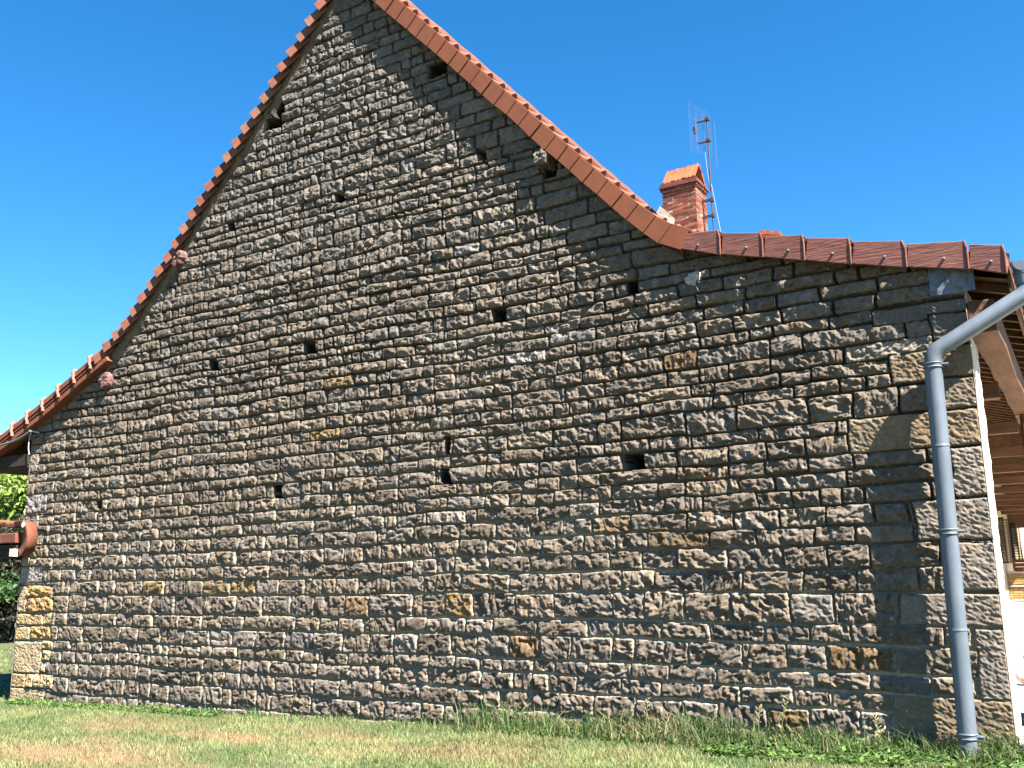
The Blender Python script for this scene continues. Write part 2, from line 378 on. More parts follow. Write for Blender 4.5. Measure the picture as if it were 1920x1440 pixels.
# colours of each stone (real colour; the holes get shade painted in)
pal = .92 * np.array([(.155, .133, .105), (.170, .148, .118), (.165, .142, .108), (.185, .155, .112), (.160, .148, .130), (.175, .163, .145), (.19, .162, .118), (.14, .124, .102)])
cs = pal[(rid[:, 10] * len(pal)).astype(int) % len(pal)] * (.84 + .34 * rid[:, 11:12])
for k, c in colour_over.items(): cs[k] = np.array(c) * (.9 + .2 * rid[k, 11])
def paint(px, py, c):
    x, z = wl(px, py); i = np.searchsorted(us, x); j = int((z + .7) / ZST)
    cs[sid[i, j]] = np.array(c) * .56
for px, py, c in [(762,1203,(.34,.34,.34)), (420,1197,(.42,.40,.36)), (1525,1140,(.32,.32,.31)), (838,968,(.5,.49,.46)), (436,770,(.27,.28,.30)), (868,468,(.36,.37,.38)), (1095,622,(.27,.28,.30)),
                  (988,665,(.42,.43,.44)), (1298,675,(.24,.17,.10)), (460,1102,(.40,.30,.16)), (420,1100,(.34,.27,.17)), (290,1103,(.36,.27,.14)), (1290,1015,(.24,.175,.11)), (735,622,(.36,.37,.38)),
                  (820,655,(.36,.36,.36)), (1650,1215,(.23,.165,.09)), (400,815,(.26,.27,.29)), (875,1140,(.36,.25,.10)), (600,825,(.36,.25,.12)), (1600,658,(.40,.38,.34)), (560,1200,(.20,.20,.21)),
                  (1010,1200,(.28,.2,.12)), (690,1128,(.30,.21,.12)), (1500,1335,(.25,.19,.10)), (650,715,(.30,.22,.13)), (1340,885,(.27,.22,.15)), (1140,1000,(.26,.2,.12)), (1420,1355,(.22,.2,.17)), (1660,1365,(.36,.34,.30))]:
    paint(px, py, c)
csm = cs.mean(1, keepdims=True); ocr = (cs[:, 2] < .58 * cs[:, 0])[:, None]
cs = np.where(ocr, cs, cs * .6 + csm * np.array([1.09, 1.0, .91]) * .4)
cs *= np.array([.99, .865, .765])
up = np.clip((Z - 3.2) / 4, 0, 1)[..., None]
col = cs[sid]
col = col * (1 - up * .5) + (col.mean(-1, keepdims=True) * np.array([1.04, 1.0, .95])) * up * .5     # the upper stones are greyer
tint = fbm(U * 9, Z * 9, 41, 4)[..., None]
col = col * (.78 + .46 * tint)
lich = np.clip((fbm(U * 14, Z * 14, 44, 4) - .6) * 5, 0, 1)[..., None] * .5
col = col * (1 - lich) + np.array([.24, .23, .21]) * lich
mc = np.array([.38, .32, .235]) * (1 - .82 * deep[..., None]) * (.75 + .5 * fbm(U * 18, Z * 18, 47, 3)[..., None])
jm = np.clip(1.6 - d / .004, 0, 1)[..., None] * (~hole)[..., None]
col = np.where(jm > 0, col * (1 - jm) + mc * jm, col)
smear = np.clip((fbm(U * 5, Z * 12, 49, 3) - .57) * 6, 0, 1) * np.clip(1 - d / .016, 0, 1) * (1 - deep) * .8
col = col * (1 - smear[..., None]) + np.array([.36, .31, .23]) * smear[..., None]
col[hole] = (.025, .02, .018)  # shade inside the holes, painted as near-black colour
idx = np.arange(NU * NZ).reshape(NU, NZ)
keep = (Z < ztop(U) - .07) & (Z > zground(U) - .30)
q = keep[:-1, :-1] & keep[1:, :-1] & keep[:-1, 1:] & keep[1:, 1:]
F = np.stack([idx[:-1, :-1][q], idx[1:, :-1][q], idx[1:, 1:][q], idx[:-1, 1:][q]], 1)
used = np.unique(F); remap = np.full(NU * NZ, -1, np.int64); remap[used] = np.arange(len(used))
V = np.stack([U.ravel(), -Hh.ravel(), Z.ravel()], 1)[used]
M_STONE = vcol_mat('rough_limestone', lichen=True, bump=.004, bscale=55)
gable = np_mesh('gable_wall', V, remap[F], M_STONE, house, col.reshape(-1, 3)[used])
gable['label'] = 'dark rugged stone courses with pale mortar and small putlog holes'
print('gable faces', len(F), 'stones', nid)

# ------------------------------------------------------------------ materials
M_CLAY = mat('new_clay_tile', (.195, .058, .024), .75, var=.12, scale=5, bump=.0015, bscale=90)
M_CLAYD = mat('weathered_clay_tile', (.15, .043, .024), .8, col2=(.22, .085, .052), scale=14, bump=.003, bscale=60)
M_GLAZE = mat('brown_red_tile', (.125, .040, .028), .55, col2=(.25, .082, .052), scale=5, bump=.006, bscale=9, spec=.5, stretch=(1, 1, 9))
M_CLAYP = mat('pink_clay_edge', (.27, .125, .09), .8, var=.15, scale=20)
M_ZINC = mat('weathered_zinc', (.145, .175, .21), .55, metal=.2, var=.20, scale=4, bump=.0025, bscale=11, spec=.35, stretch=(1, 1, .45))
M_ZINCP = mat('zinc_sheet', (.075, .095, .13), .5, metal=.3, col2=(.20, .22, .25), scale=9, bump=.002, bscale=14)
M_WOOD = mat('old_oak', (.085, .036, .016), .8, col2=(.19, .09, .042), scale=4, bump=.008, bscale=12, stretch=(2, .35, 2))
M_WOODD = mat('dark_boards', (.14, .065, .035), .85, col2=(.25, .125, .07), scale=4, bump=.004, stretch=(.5, 3, 3))
M_PURL = mat('grey_split_wood', (.07, .055, .045), .9, col2=(.2, .17, .14), scale=9, bump=.02, bscale=16)
M_CREAM = mat('cream_stucco', (.62, .55, .42), .9, col2=(.78, .72, .60), scale=5, bump=.006, bscale=30)
M_YELLOW = mat('yellow_render', (.62, .47, .26), .9, col2=(.70, .57, .36), scale=1.5, bump=.003)
M_MORT = mat('verge_mortar', (.10, .075, .055), .95, col2=(.20, .155, .11), scale=8, bump=.012, bscale=18)
M_STEEL = mat('brown_paint', (.10, .045, .035), .5, var=.15)
M_BLACK = mat('black_plastic', (.02, .02, .022), .5, var=.1)
M_WHITE = mat('white_plastic', (.75, .76, .78), .45, var=.05)
M_PLANK = mat('dark_board_underside', (.03, .02, .015), .9, var=.3, scale=8)

# return faces of the gable wall (0.6 m thick) with their own relief
def return_face(x, sgn, z0, z1, th, m, name):
    ys = np.linspace(0, th, 60); zz = np.arange(z0, z1, .012)
    Y, ZZ = np.meshgrid(ys, zz, indexing='ij')
    h = .012 * (fbm(Y * 14, ZZ * 14, 3, 4) - .5) * 2
    h *= np.clip(Y / .02, 0, 1)
    V = np.stack([x + sgn * h, Y - .035 * (Y == 0), ZZ], -1).reshape(-1, 3)
    n0, n1 = Y.shape; I = np.arange(n0 * n1).reshape(n0, n1)
    F = np.stack([I[:-1, :-1], I[1:, :-1], I[1:, 1:], I[:-1, 1:]], -1).reshape(-1, 4)
    return np_mesh(name, V, F, m, house)
return_face(XR - .004, 1, -.4, 3.62, .6, M_CREAM, 'wall_end')
return_face(XL + .004, -1, -.7, 3.75, .6, mat('grey_end_stone', (.17, .15, .12), .9, var=.3, scale=6, bump=.02, bscale=20), 'wall_end')
# back of the gable wall so it is solid
mb = MB(); poly = [(XL + .02, -.6), (XR - .02, -.4)] + [(x, float(ztop(x)) - .14) for x in np.linspace(XR - .02, XL + .02, 40)]
mb.prism_y(poly, .40, .60); mb.build('wall_core', M_MORT, house)

# ------------------------------------------------------------------ roof planes with rolls and stepped courses
YB = 34.0
def roof_sheet(pts, ncourse, name, ya, yb, lift=0.0, sag=0.0):
    # the verge tiles ride on top of this sheet
    P = np.array(pts); seg = np.hypot(np.diff(P[:, 0]), np.diff(P[:, 1])); s = np.concatenate([[0], np.cumsum(seg)])
    nn = ncourse * 4 + 1; tt = np.linspace(0, s[-1], nn)
    x = np.interp(tt, s, P[:, 0]); z = np.interp(tt, s, P[:, 1])
    gx = np.gradient(x); gz = np.gradient(z); l = np.hypot(gx, gz); nx, nz = -gz / l, gx / l
    if nz.mean() < 0: nx, nz = -nx, -nz
    yy = np.arange(ya, yb, .043)
    step = (tt / s[-1] * ncourse) % 1.0
    step = np.where(np.isclose(step, 0) , 1.0, step); step[0] = 0
    T, Y = np.meshgrid(np.arange(nn), yy, indexing='ij')
    roll = np.abs(np.sin((Y - ya + .02) * math.pi / .30)) ** 5
    h = lift + .022 * step[T] + .035 * roll - .03
    z = z[T] - sag * np.maximum(Y, 0); nz = nz[T]
    V1 = np.stack([x[T] + nx[T] * h, Y, z + nz * h], -1)
    V2 = np.stack([x[T] - nx[T] * .09, Y, z - nz * .09], -1)
    n0, n1 = T.shape; I = np.arange(n0 * n1).reshape(n0, n1)
    F1 = np.stack([I[:-1, :-1], I[1:, :-1], I[1:, 1:], I[:-1, 1:]], -1).reshape(-1, 4)
    F2 = F1[:, ::-1] + n0 * n1
    b = []
    for A_ in (I[0], I[-1], I[:, 0], I[:, -1]):
        b.append(np.stack([A_[:-1], A_[1:], A_[1:] + n0 * n1, A_[:-1] + n0 * n1], -1))
    return np_mesh(name, np.concatenate([V1.reshape(-1, 3), V2.reshape(-1, 3)]), np.concatenate([F1, F2] + b), M_CLAYD, house)
LOWR = TOPR[6:]
TR_ = TOPR[:7]
roofR = roof_sheet([(x, z - .14) for x, z in TR_], 26, 'roof', -.10, 11.0, 0, .022)
roofR['label'] = 'steep right hand roof slope of orange tiles'
roofP = roof_sheet([TR_[-1]] + LOWR[1:] , 7, 'roof', -.10, YB, -.01)
roofP['label'] = 'shallow roof slope over the porch'
roofL = roof_sheet(TOPL, 34, 'roof', -.08, 12.0, -.025, .022)
mb = MB(); mb.prism_y([(XL, -.6), (-2.6, -.4)] + [(x, float(ztop(x)) - .3) for x in np.linspace(-2.7, XL + .02, 30)], 11.4, 11.9); mb.build('far_gable', M_MORT, house)
mb = MB(); mb.box((XL, .6, -.6), (XL + .5, 11.4, 3.5)); mb.build('rear_wall', M_MORT, house)
roofL['label'] = 'left roof slope of weathered orange tiles'
mb = MB(); mb.tube([(-7.24, y, 9.04 - .024 * y) for y in np.arange(-.15, 12, .4)], [.14 + .012 * (i % 2) for i in range(len(np.arange(-.15, 12, .4)))], 14)
mb.build('ridge_tiles', M_CLAYD, roofR)

# ---- right verge tiles: smooth flanges, traced along the lower and upper edge
bl = [(640,-52),(659,-35),(680,-17),(700,2),(721,21),(740,37),(761,54),(778,69),(799,86),(817,101),(839,120),(858,137),(880,156),(901,176),(924,196),(948,214),(970,234),(992,256),(1019,280),(1043,299),(1065,318),(1090,341),(1117,363),(1144,387),(1171,410),(1203,435),(1231,455),(1273,468)]
VO = .15
shades_roll = mat('sunny_tile_roll', (.20, .085, .055), .8, var=.15)
for i in range(len(bl) - 1):
    (x0, z0), (x1, z1) = wl(*bl[i], VO), wl(*bl[i + 1], VO)
    t = Vector((x1 - x0, 0, z1 - z0)).normalized(); n = Vector((-t.z, 0, t.x))
    def up_(x, z):
        # distance along n to the top profile
        k = .19
        for _ in range(8):
            k += (float(ztop(x + n.x * k)) - (z + n.z * k)) * .6
        return k * 1.0
    k0, k1 = up_(x0, z0), up_(x1, z1)
    k0 = min(k0, .30); k1 = min(k1, .30)
    p0, p1 = Vector((x0, 0, z0)), Vector((x1, 0, z1)); q0 = p0 + n * k0; q1 = p1 + n * (k1 + .008)
    j = rnd.uniform(-.003, .003); tw = .004
    mb = MB()
    yo0, yo1 = -VO - .0 + j, -VO - .012 + j       # tail stands a little proud of the next tile
    V = []
    e = t * .018
    for p, y in ((p0, yo0), (p1 + e, yo1), (q1 + e, yo1), (q0, yo0)): V.append((p.x, y, p.z))
    for p, y in ((p0, yo0 + .022), (p1 + e, yo1 + .022), (q1 + e, yo1 + .022), (q0, yo0 + .022)): V.append((p.x, y, p.z))
    mb.add(V, [(0, 1, 2, 3), (7, 6, 5, 4), (0, 4, 5, 1), (1, 5, 6, 2), (2, 6, 7, 3), (3, 7, 4, 0)])
    # top leg lying on the roof with its roll
    a0, a1 = q0 - n * .022, q1 - n * .022 + e
    V = [(a0.x, yo0 + .0225, a0.z), (a1.x, yo1 + .0225, a1.z), ((a1 + n * .022).x, yo1 + .0225, (a1 + n * .022).z), ((a0 + n * .022).x, yo0 + .0225, (a0 + n * .022).z)]
    V += [(v[0], .06, v[2]) for v in V]
    mb.add(V, [(0, 1, 2, 3), (7, 6, 5, 4), (0, 4, 5, 1), (1, 5, 6, 2), (2, 6, 7, 3), (3, 7, 4, 0)])
    o = mb.build('verge_tile', M_CLAY, house, bevel=.004)
    mb = MB(); c0, c1 = q0 - n * .02, q1 + e - n * .012
    mb.tube([Vector((c0.x, .03, c0.z)), Vector((c1.x, .03, c1.z))], [.008, .05], 14)
    mb.tube([Vector((c1.x, .03, c1.z)) - t * .03, Vector((c1.x, .03, c1.z)) + t * .004], [.056, .056], 14)
    mb.build('tile_roll', shades_roll, o, smooth=True)

# ---- the seven streaked brown tiles over the porch end, each with its screw
bl = [(1273,468),(1352,479),(1432,484),(1510,490),(1597,497),(1701,503),(1817,506),(1888,514)]
tl2 = [(1285,432),(1354,431),(1433,436),(1512,440),(1600,446),(1700,451),(1817,451),(1889,459)]
for i in range(7):
    b0, b1 = wl(*bl[i], VO), wl(*bl[i + 1], VO); t0, t1 = wl(*tl2[i], VO), wl(*tl2[i + 1], VO)
    mb = MB(); oy = -VO - .0
    P = [(b0[0] + .0, b0[1] + .012), (b1[0], b1[1]), (b1[0] + .004, (b1[1] * .25 + t1[1] * .75)), (t1[0] - .035, t1[1]), (t0[0], t0[1] - .03)]
    n = len(P)
    ys = [oy + .0, oy - .022, oy - .022, oy - .022, oy + .0]
    V = [(p[0], y, p[1]) for p, y in zip(P, ys)] + [(p[0], y + .025, p[1]) for p, y in zip(P, ys)]
    mb.add(V, [tuple(range(n)), tuple(range(2 * n - 1, n - 1, -1))] + [(k, k + n, (k + 1) % n + n, (k + 1) % n) for k in range(n)])
    V = [(t0[0], oy + .026, t0[1] - .055), (t1[0] - .035, oy + .004, t1[1] - .024), (t1[0] - .035, oy + .004, t1[1]), (t0[0], oy + .026, t0[1] - .031)]
    V += [(v[0], .12, v[2] + .004) for v in V]
    mb.add(V, [(0, 1, 2, 3), (7, 6, 5, 4), (0, 4, 5, 1), (1, 5, 6, 2), (2, 6, 7, 3), (3, 7, 4, 0)])
    o = mb.build('verge_tile', M_GLAZE, house, bevel=.006); o['label'] = 'streaked brown red verge tile with a screw'
    # raised rim at the tail
    mb = MB(); mb.tube([(b1[0], oy - .024, b1[1] + .004), (b1[0] + .003, oy - .024, b1[1] * .3 + t1[1] * .7), (t1[0] - .036, oy - .022, t1[1] - .004), (t1[0] - .036, .1, t1[1] + .003)], .009, 8)
    mb.build('tile_rim', M_CLAYD, o, smooth=True)
    f = .62; sx = (b0[0] * (1 - f) + b1[0] * f); sz = b0[1] * (1 - f) + b1[1] * f + .085
    if i == 0: sx = b0[0] + (b1[0] - b0[0]) * .48
    mb = MB(); mb.tube([(sx, oy + .01, sz), (sx, oy - .026, sz), (sx, oy - .034, sz)], [.009, .012, .006], 10)
    mb.build('screw', M_ZINC, o, smooth=True)

# ---- left verge: thick old tiles, each kicked out over the one below
def left_tile(x, z, ang, ln, h, m, kick=.06):
    """tile whose head is at (x,z) and tail lies ln down the slope to the left"""
    o_ = -.115
    t = Vector((-math.cos(ang), 0, -math.sin(ang))); n = Vector((-math.sin(ang), 0, math.cos(ang)))
    if n.z < 0: n = -n
    head = Vector((x, 0, z)); tail = head + t * ln
    P = [head - n * h * .72, tail - n * h, tail, head]
    ys = [o_ + .012, o_ - kick, o_ - kick, o_ + .012]
    mb = MB(); V = [(p.x + rnd.uniform(-.004, .004), y, p.z + rnd.uniform(-.004, .004)) for p, y in zip(P, ys)]; V += [(v[0], v[1] + .024, v[2]) for v in V]
    mb.add(V, [(0, 1, 2, 3), (7, 6, 5, 4), (0, 4, 5, 1), (1, 5, 6, 2), (2, 6, 7, 3), (3, 7, 4, 0)])
    P = [head - n * .02, tail - n * .02, tail, head]
    V = [(p.x, y, p.z) for p, y in zip(P, [o_ + .037, o_ - kick + .025, o_ - kick + .025, o_ + .037])] + [(p.x, .1, p.z) for p in P]
    mb.add(V, [(0, 1, 2, 3), (7, 6, 5, 4), (0, 4, 5, 1), (1, 5, 6, 2), (2, 6, 7, 3), (3, 7, 4, 0)])
    o = mb.build('verge_tile', m, house, bevel=.005)
    if rnd.random() < .5:
        c = head.lerp(tail, .45) - n * .04; y = o_ - kick * .45
        mb = MB(); mb.tube([(c.x, y + .01, c.z), (c.x, y - .004, c.z)], .007, 8); mb.build('nail', M_ZINC, o, smooth=True)
    return o
s = 0; P = np.array(TOPL[:7]); seg = np.hypot(np.diff(P[:, 0]), np.diff(P[:, 1])); cum = np.concatenate([[0], np.cumsum(seg)])
shades = [M_CLAYD, mat('rosy_old_tile', (.17, .072, .046), .85, col2=(.24, .115, .078), scale=16, bump=.003), mat('red_old_tile', (.17, .05, .026), .85, col2=(.23, .085, .05), scale=12, bump=.003)]
sv = .15
while sv < cum[-1] - .05:
    x = float(np.interp(sv, cum, P[:, 0])); z = float(np.interp(sv, cum, P[:, 1])); x2 = float(np.interp(sv + .1, cum, P[:, 0])); z2 = float(np.interp(sv + .1, cum, P[:, 1]))
    a = math.atan2(z - z2, x - x2) if x != x2 else .8
    left_tile(x + .02, z - .035, a - math.radians(9 + rnd.uniform(-1.5, 1.5)), .34, .155, rnd.choice(shades), .072 + rnd.uniform(-.006, .014))
    sv += .235 * rnd.uniform(.97, 1.03)
# ---- left lower part: moulded tiles seen from the side, with grooves and a pale bead at each joint
P = TOPL[6:]; Pn = np.array(P); cum = np.concatenate([[0], np.cumsum(np.hypot(np.diff(Pn[:, 0]), np.diff(Pn[:, 1])))])
sv = -.05; k = 0
while sv < cum[-1]:
    s0, s1 = sv, min(sv + .40, cum[-1] + .1)
    a = [float(np.interp(s0, cum, Pn[:, 0])), float(np.interp(s0, cum, Pn[:, 1]))]; b = [float(np.interp(s1, cum, Pn[:, 0])), float(np.interp(s1, cum, Pn[:, 1]))]
    t = Vector((b[0] - a[0], 0, b[1] - a[1])).normalized(); n = Vector((t.z, 0, -t.x)); n = n if n.z > 0 else -n
    H0, T0 = Vector((a[0], 0, a[1])), Vector((b[0], 0, b[1])) + t * .03
    mb = MB()
    for lo, hi, y in ((-.26, -.19, -.165), (-.19, -.145, -.125), (-.145, -.125, -.15), (-.125, -.085, -.12), (-.085, -.065, -.145), (-.065, .0, -.135)):
        q = [H0 + n * lo, T0 + n * lo, T0 + n * (hi - .0006), H0 + n * (hi - .0006)]
        V = [(p.x, y - (.012 if w in (1, 2) else 0), p.z) for w, p in enumerate(q)] + [(p.x, .02, p.z) for p in q]
        mb.add(V, [(0, 1, 2, 3), (7, 6, 5, 4), (0, 4, 5, 1), (1, 5, 6, 2), (2, 6, 7, 3), (3, 7, 4, 0)])
    o = mb.build('verge_tile', shades[2], house, bevel=.005); o['label'] = 'grooved orange tile edge near the left eave'
    mb = MB(); T_ = T0 - t * .03
    pts = [T_ + n * .03 + Vector((0, -.06, 0)), T_ + n * .035 + Vector((0, -.12, 0)), T_ + n * .0 + Vector((0, -.165, 0)), T_ - n * .06 + Vector((0, -.165, 0)), T_ - n * .09 + Vector((0, -.185, 0)), T_ - n * .16 + Vector((0, -.175, 0)), T_ - n * .20 + Vector((0, -.19, 0))]
    mb.tube([p + Vector((0, 0, 0)) for p in pts], [.028, .03, .027, .022, .022, .022, .026], 10)
    mb.build('tile_bead', M_CLAYP, o, smooth=True)
    sv += .40; k += 1
# mortar fillet under the left verge
mb = MB(); xs = np.linspace(-13.45, -7.3, 120); xs = xs[::-1]
sec = []
for x in xs:
    z = float(ztop(x)); sl = .72
    w = .10 + .05 * math.sin(x * 9) + rnd.uniform(-.02, .02)
    sec.append([(x, -.075 + rnd.uniform(-.01, .01), z - .14), (x + .02, -.055 + rnd.uniform(-.012, .012), z - .20 - w * .5), (x + .02, -.005, z - .25 - w * .6), (x, .1, z - .25), (x, .1, z - .12)])
V = [p for s_ in sec for p in s_]; F = []
for i in range(len(sec) - 1):
    for j in range(5): F.append((i * 5 + j, i * 5 + (j + 1) % 5, i * 5 + 5 + (j + 1) % 5, i * 5 + 5 + j))
mb.add(V, F); mb.build('verge_mortar', M_MORT, house, smooth=True)
# soffit board and end boards under the left eave
mb = MB(); mb.box((-14.7, -.05, 3.02), (-13.52, 6, 3.06)); mb.box((-14.7, -.06, 3.05), (-13.52, -.02, 3.22)); mb.build('eave_board', M_PLANK, house)
mb = MB(); mb.tube([(-14.6, -.02, 3.35), (-14.0, -.02, 3.4), (-13.52, 0, 3.5)], .03, 8); mb.build('eave_rail', M_PLANK, house)

# purlin ends and stubs in the gable
def stub(px, py, r, ln, m, label, tilt=0, lobes=.25, seed=1):
    x, z = wl(px, py); r0 = random.Random(seed); mb = MB(); pts = 14; V = []; F = []
    rr = [r * (1 + r0.uniform(-lobes, lobes)) for _ in range(pts)]
    rings = [(0.1, 1), (-.02, 1.02), (-ln * .8, .97), (-ln, .82), (-ln * 1.02, .45), (-ln * .93, .12)]
    for y, s_ in rings:
        for k in range(pts):
            a = 2 * math.pi * k / pts; q = rr[k] * s_ * (1 + r0.uniform(-.06, .06))
            V.append((x + q * math.cos(a), y + r0.uniform(-.01, .01), z + q * math.sin(a) + tilt * y))
    for i in range(len(rings) - 1):
        for k in range(pts): F.append((i * pts + k, i * pts + (k + 1) % pts, (i + 1) * pts + (k + 1) % pts, (i + 1) * pts + k))
    F.append(tuple((len(rings) - 1) * pts + k for k in range(pts)))
    mb.add(V, F); o = mb.build('purlin_end', m, house); o['label'] = label
    return o
M_PINK = mat('pinkish_old_wood', (.12, .055, .05), .9, col2=(.24, .13, .115), scale=12, bump=.015, bscale=30)
stub(207, 715, .12, .12, M_PINK, 'round pinkish purlin end', seed=3, lobes=.12)
stub(345, 489, .11, .14, M_PINK, 'small broken purlin end', seed=5, lobes=.35)
stub(512, 220, .10, .06, M_PLANK, 'split log end in a dark hollow', seed=7, lobes=.4)
stub(1026, 303, .095, .16, M_PURL, 'cracked grey log end', seed=9, lobes=.25)
stub(1303, 523, .075, .07, mat('pale_rubble', (.30, .26, .22), .9, col2=(.6, .55, .5), scale=30, bump=.01), 'pale rough stub in a dark pocket', seed=12, lobes=.4)

# zinc flashing plate
x0, z0 = wl(1745, 556, .05); x1, z1 = wl(1825, 508, .05)
mb = MB(); nx_, nz_ = 12, 8; V = []; F = []
for i in range(nx_ + 1):
    for j in range(nz_ + 1):
        V.append((x0 + (x1 - x0) * i / nx_, -.055 + .006 * math.sin(i * 1.7 + j * .8) * rnd.random(), z0 + (3.86 - z0) * j / nz_))
for i in range(nx_):
    for j in range(nz_): a = i * (nz_ + 1) + j; F.append((a, a + nz_ + 1, a + nz_ + 2, a + 1))
mb.add(V, F); o = mb.build('flashing_plate', M_ZINCP, house); md = o.modifiers.new('s', 'SOLIDIFY'); md.thickness = .003

# ------------------------------------------------------------------ gutter and downpipe
gx, gz = -.175, 3.70; gr = .085
mb = MB(); V = []; F = []; ya, yb, nn = -.12, 33.0, 14
for y in (ya, yb):
    for k in range(nn + 1):
        a = math.pi + math.pi * k / nn; V.append((gx + gr * math.cos(a), y, gz + gr * math.sin(a)))
for k in range(nn): F.append((k, k + 1, k + nn + 2, k + nn + 1))
mb.add(V, F); 
gut = mb.build('gutter', M_ZINC, house, smooth=True, angle=60); md = gut.modifiers.new('s', 'SOLIDIFY'); md.thickness = .004
mb = MB(); mb.tube([(gx - gr, ya - .001, gz), (gx - gr, yb, gz)], .009, 8); mb.tube([(gx + gr, ya - .001, gz + .004), (gx + gr, yb, gz + .004)], .011, 8)
mb.build('gutter_rim', M_ZINC, gut, smooth=True)
mb = MB(); mb.add([(gx + gr * math.cos(math.pi + math.pi * k / nn), ya + .002, gz + gr * math.sin(math.pi + math.pi * k / nn)) for k in range(nn + 1)], [tuple(range(nn + 1))])
o = mb.build('gutter_end', M_ZINC, gut); md = o.modifiers.new('s', 'SOLIDIFY'); md.thickness = .004
def curve_pts(P, rad, n=8):
    out = [Vector(P[0])]
    for i in range(1, len(P) - 1):
        p0, p1, p2 = Vector(P[i - 1]), Vector(P[i]), Vector(P[i + 1]); a = (p0 - p1).normalized(); b = (p2 - p1).normalized()
        A_, B_ = p1 + a * rad, p1 + b * rad
        for k in range(n + 1):
            t = k / n; out.append(A_ * (1 - t) ** 2 + p1 * 2 * t * (1 - t) + B_ * t * t)
    out.append(Vector(P[-1])); return out
PO = .19
vx, vz = wl(1762, 655, PO)
path = [(gx, -.03, gz - .06), (gx, -.07, gz - .25), (-.895, -PO, 3.03), (-.915, -PO, 1.6), (-.935, -PO, -.14)]
pts = curve_pts(path[:3] + [path[4]], .085)
mb = MB(); mb.tube(pts, .0665, 28); pipe = mb.build('downpipe', M_ZINC, house, smooth=True)
pipe['label'] = 'grey zinc downpipe with an elbow at the eave'
for z, lab in ((2.93, 0), (1.62, 0), (.12, 0)):
    px_ = -.895 + (-.04) * (3.03 - z) / 3.17
    mb = MB(); R_ = .071
    for dz_ in (-.016, .016): mb.tube([(px_ + R_ * math.cos(a), -PO + R_ * math.sin(a), z + dz_) for a in np.linspace(0, 2 * math.pi, 29)], .0065, 6, caps=False)
    mb.tube([(px_, -PO, z - .016), (px_, -PO, z + .016)], .0705, 28, caps=False)
    mb.tube([(px_ + .06, -PO - .02, z), (px_ + .115, -PO - .02, z)], .013, 8)
    mb.tube([(px_ + .05, -PO + .05, z), (px_ + .05, 0.02, z)], .008, 8)
    mb.build('pipe_clamp', M_ZINC, pipe, smooth=True)
for z in (2.30, .9):        # swaged joints
    px_ = -.895 + (-.04) * (3.03 - z) / 3.17
    mb = MB(); mb.tube([(px_, -PO, z - .02), (px_, -PO, z + .0)], [.0705, .0675], 28); mb.build('pipe_joint', M_ZINC, pipe, smooth=True)
mb = MB(); mb.tube([(gx, -.03, gz - .075), (gx, -.06, gz - .20)], [.088, .074], 24, caps=False); mb.tube([(gx, -.033, gz - .10), (gx, -.036, gz - .115)], .09, 24); mb.build('pipe_outlet', M_ZINC, pipe, smooth=True)

# ------------------------------------------------------------------ porch behind the corner
mb = MB(); nseg = 40; V = []; F = []; r0 = random.Random(4)
for i in range(nseg + 1):
    y = .0 + 33 * (i / nseg); w = .012
    V += [(-.62 + r0.uniform(-w, w), y, 3.20 + r0.uniform(-w, w)), (-.42 + r0.uniform(-w, w), y, 3.20 + r0.uniform(-w, w)), (-.42, y, 3.46), (-.62, y, 3.46)]
for i in range(nseg):
    for j in range(4): F.append((i * 4 + j, i * 4 + (j + 1) % 4, i * 4 + 4 + (j + 1) % 4, i * 4 + 4 + j))
F += [(0, 1, 2, 3), (nseg * 4 + 3, nseg * 4 + 2, nseg * 4 + 1, nseg * 4)]
mb.add(V, F); mb.build('porch_beam', M_WOOD, house, bevel=.012)
def zroofunder(x): return float(np.interp(x, [-2.93, -.276], [4.40, 3.66])) if x > -2.93 else 4.4
y = .25; i = 0
while y < 33:
    mb = MB(); h = .075
    V = []
    for x in (-2.6, -.30):
        zt = zroofunder(x) - .055
        for yy, zz in ((y, zt - h), (y + .06, zt - h), (y + .06, zt), (y, zt)): V.append((x, yy, zz))
    mb.add(V, [(0, 1, 2, 3), (7, 6, 5, 4), (0, 4, 5, 1), (1, 5, 6, 2), (2, 6, 7, 3), (3, 7, 4, 0)])
    mb.build('rafter', M_WOOD, house, bevel=.004)
    y += .36 if y < 20 else .72
mb = MB(); mb.box((-.305, .0, 3.52), (-.285, 33, 3.70)); mb.build('fascia_board', M_WOOD, house)
mb = MB()
mb.add([(-2.6, .1, zroofunder(-2.6) - .045), (-.3, .1, zroofunder(-.3) - .045), (-.3, 33, zroofunder(-.3) - .045), (-2.6, 33, zroofunder(-2.6) - .045)], [(0, 1, 2, 3)]); o = mb.build('porch_ceiling', M_WOODD, house)
mb = MB(); mb.box((-2.59, 33.2, 2.6), (-.2, 33.4, 4.2)); mb.build('porch_end_board', M_WOODD, house)
y = 2.4
while y < 33:
    mb = MB(); mb.box((-2.6, y, 3.02), (-.60, y + .14, 3.18), jit=.01); mb.build('tie_beam', M_WOODD, house, bevel=.006); y += 3.1
for y in (5.1, 10.2, 15.3, 20.4, 25.5):
    mb = MB(); mb.tube([(-.52, y, 0), (-.52, y, 3.2)], .04, 14); mb.box((-.60, y - .07, 3.18), (-.44, y + .07, 3.199)); mb.build('porch_post', M_STEEL, house, smooth=True)
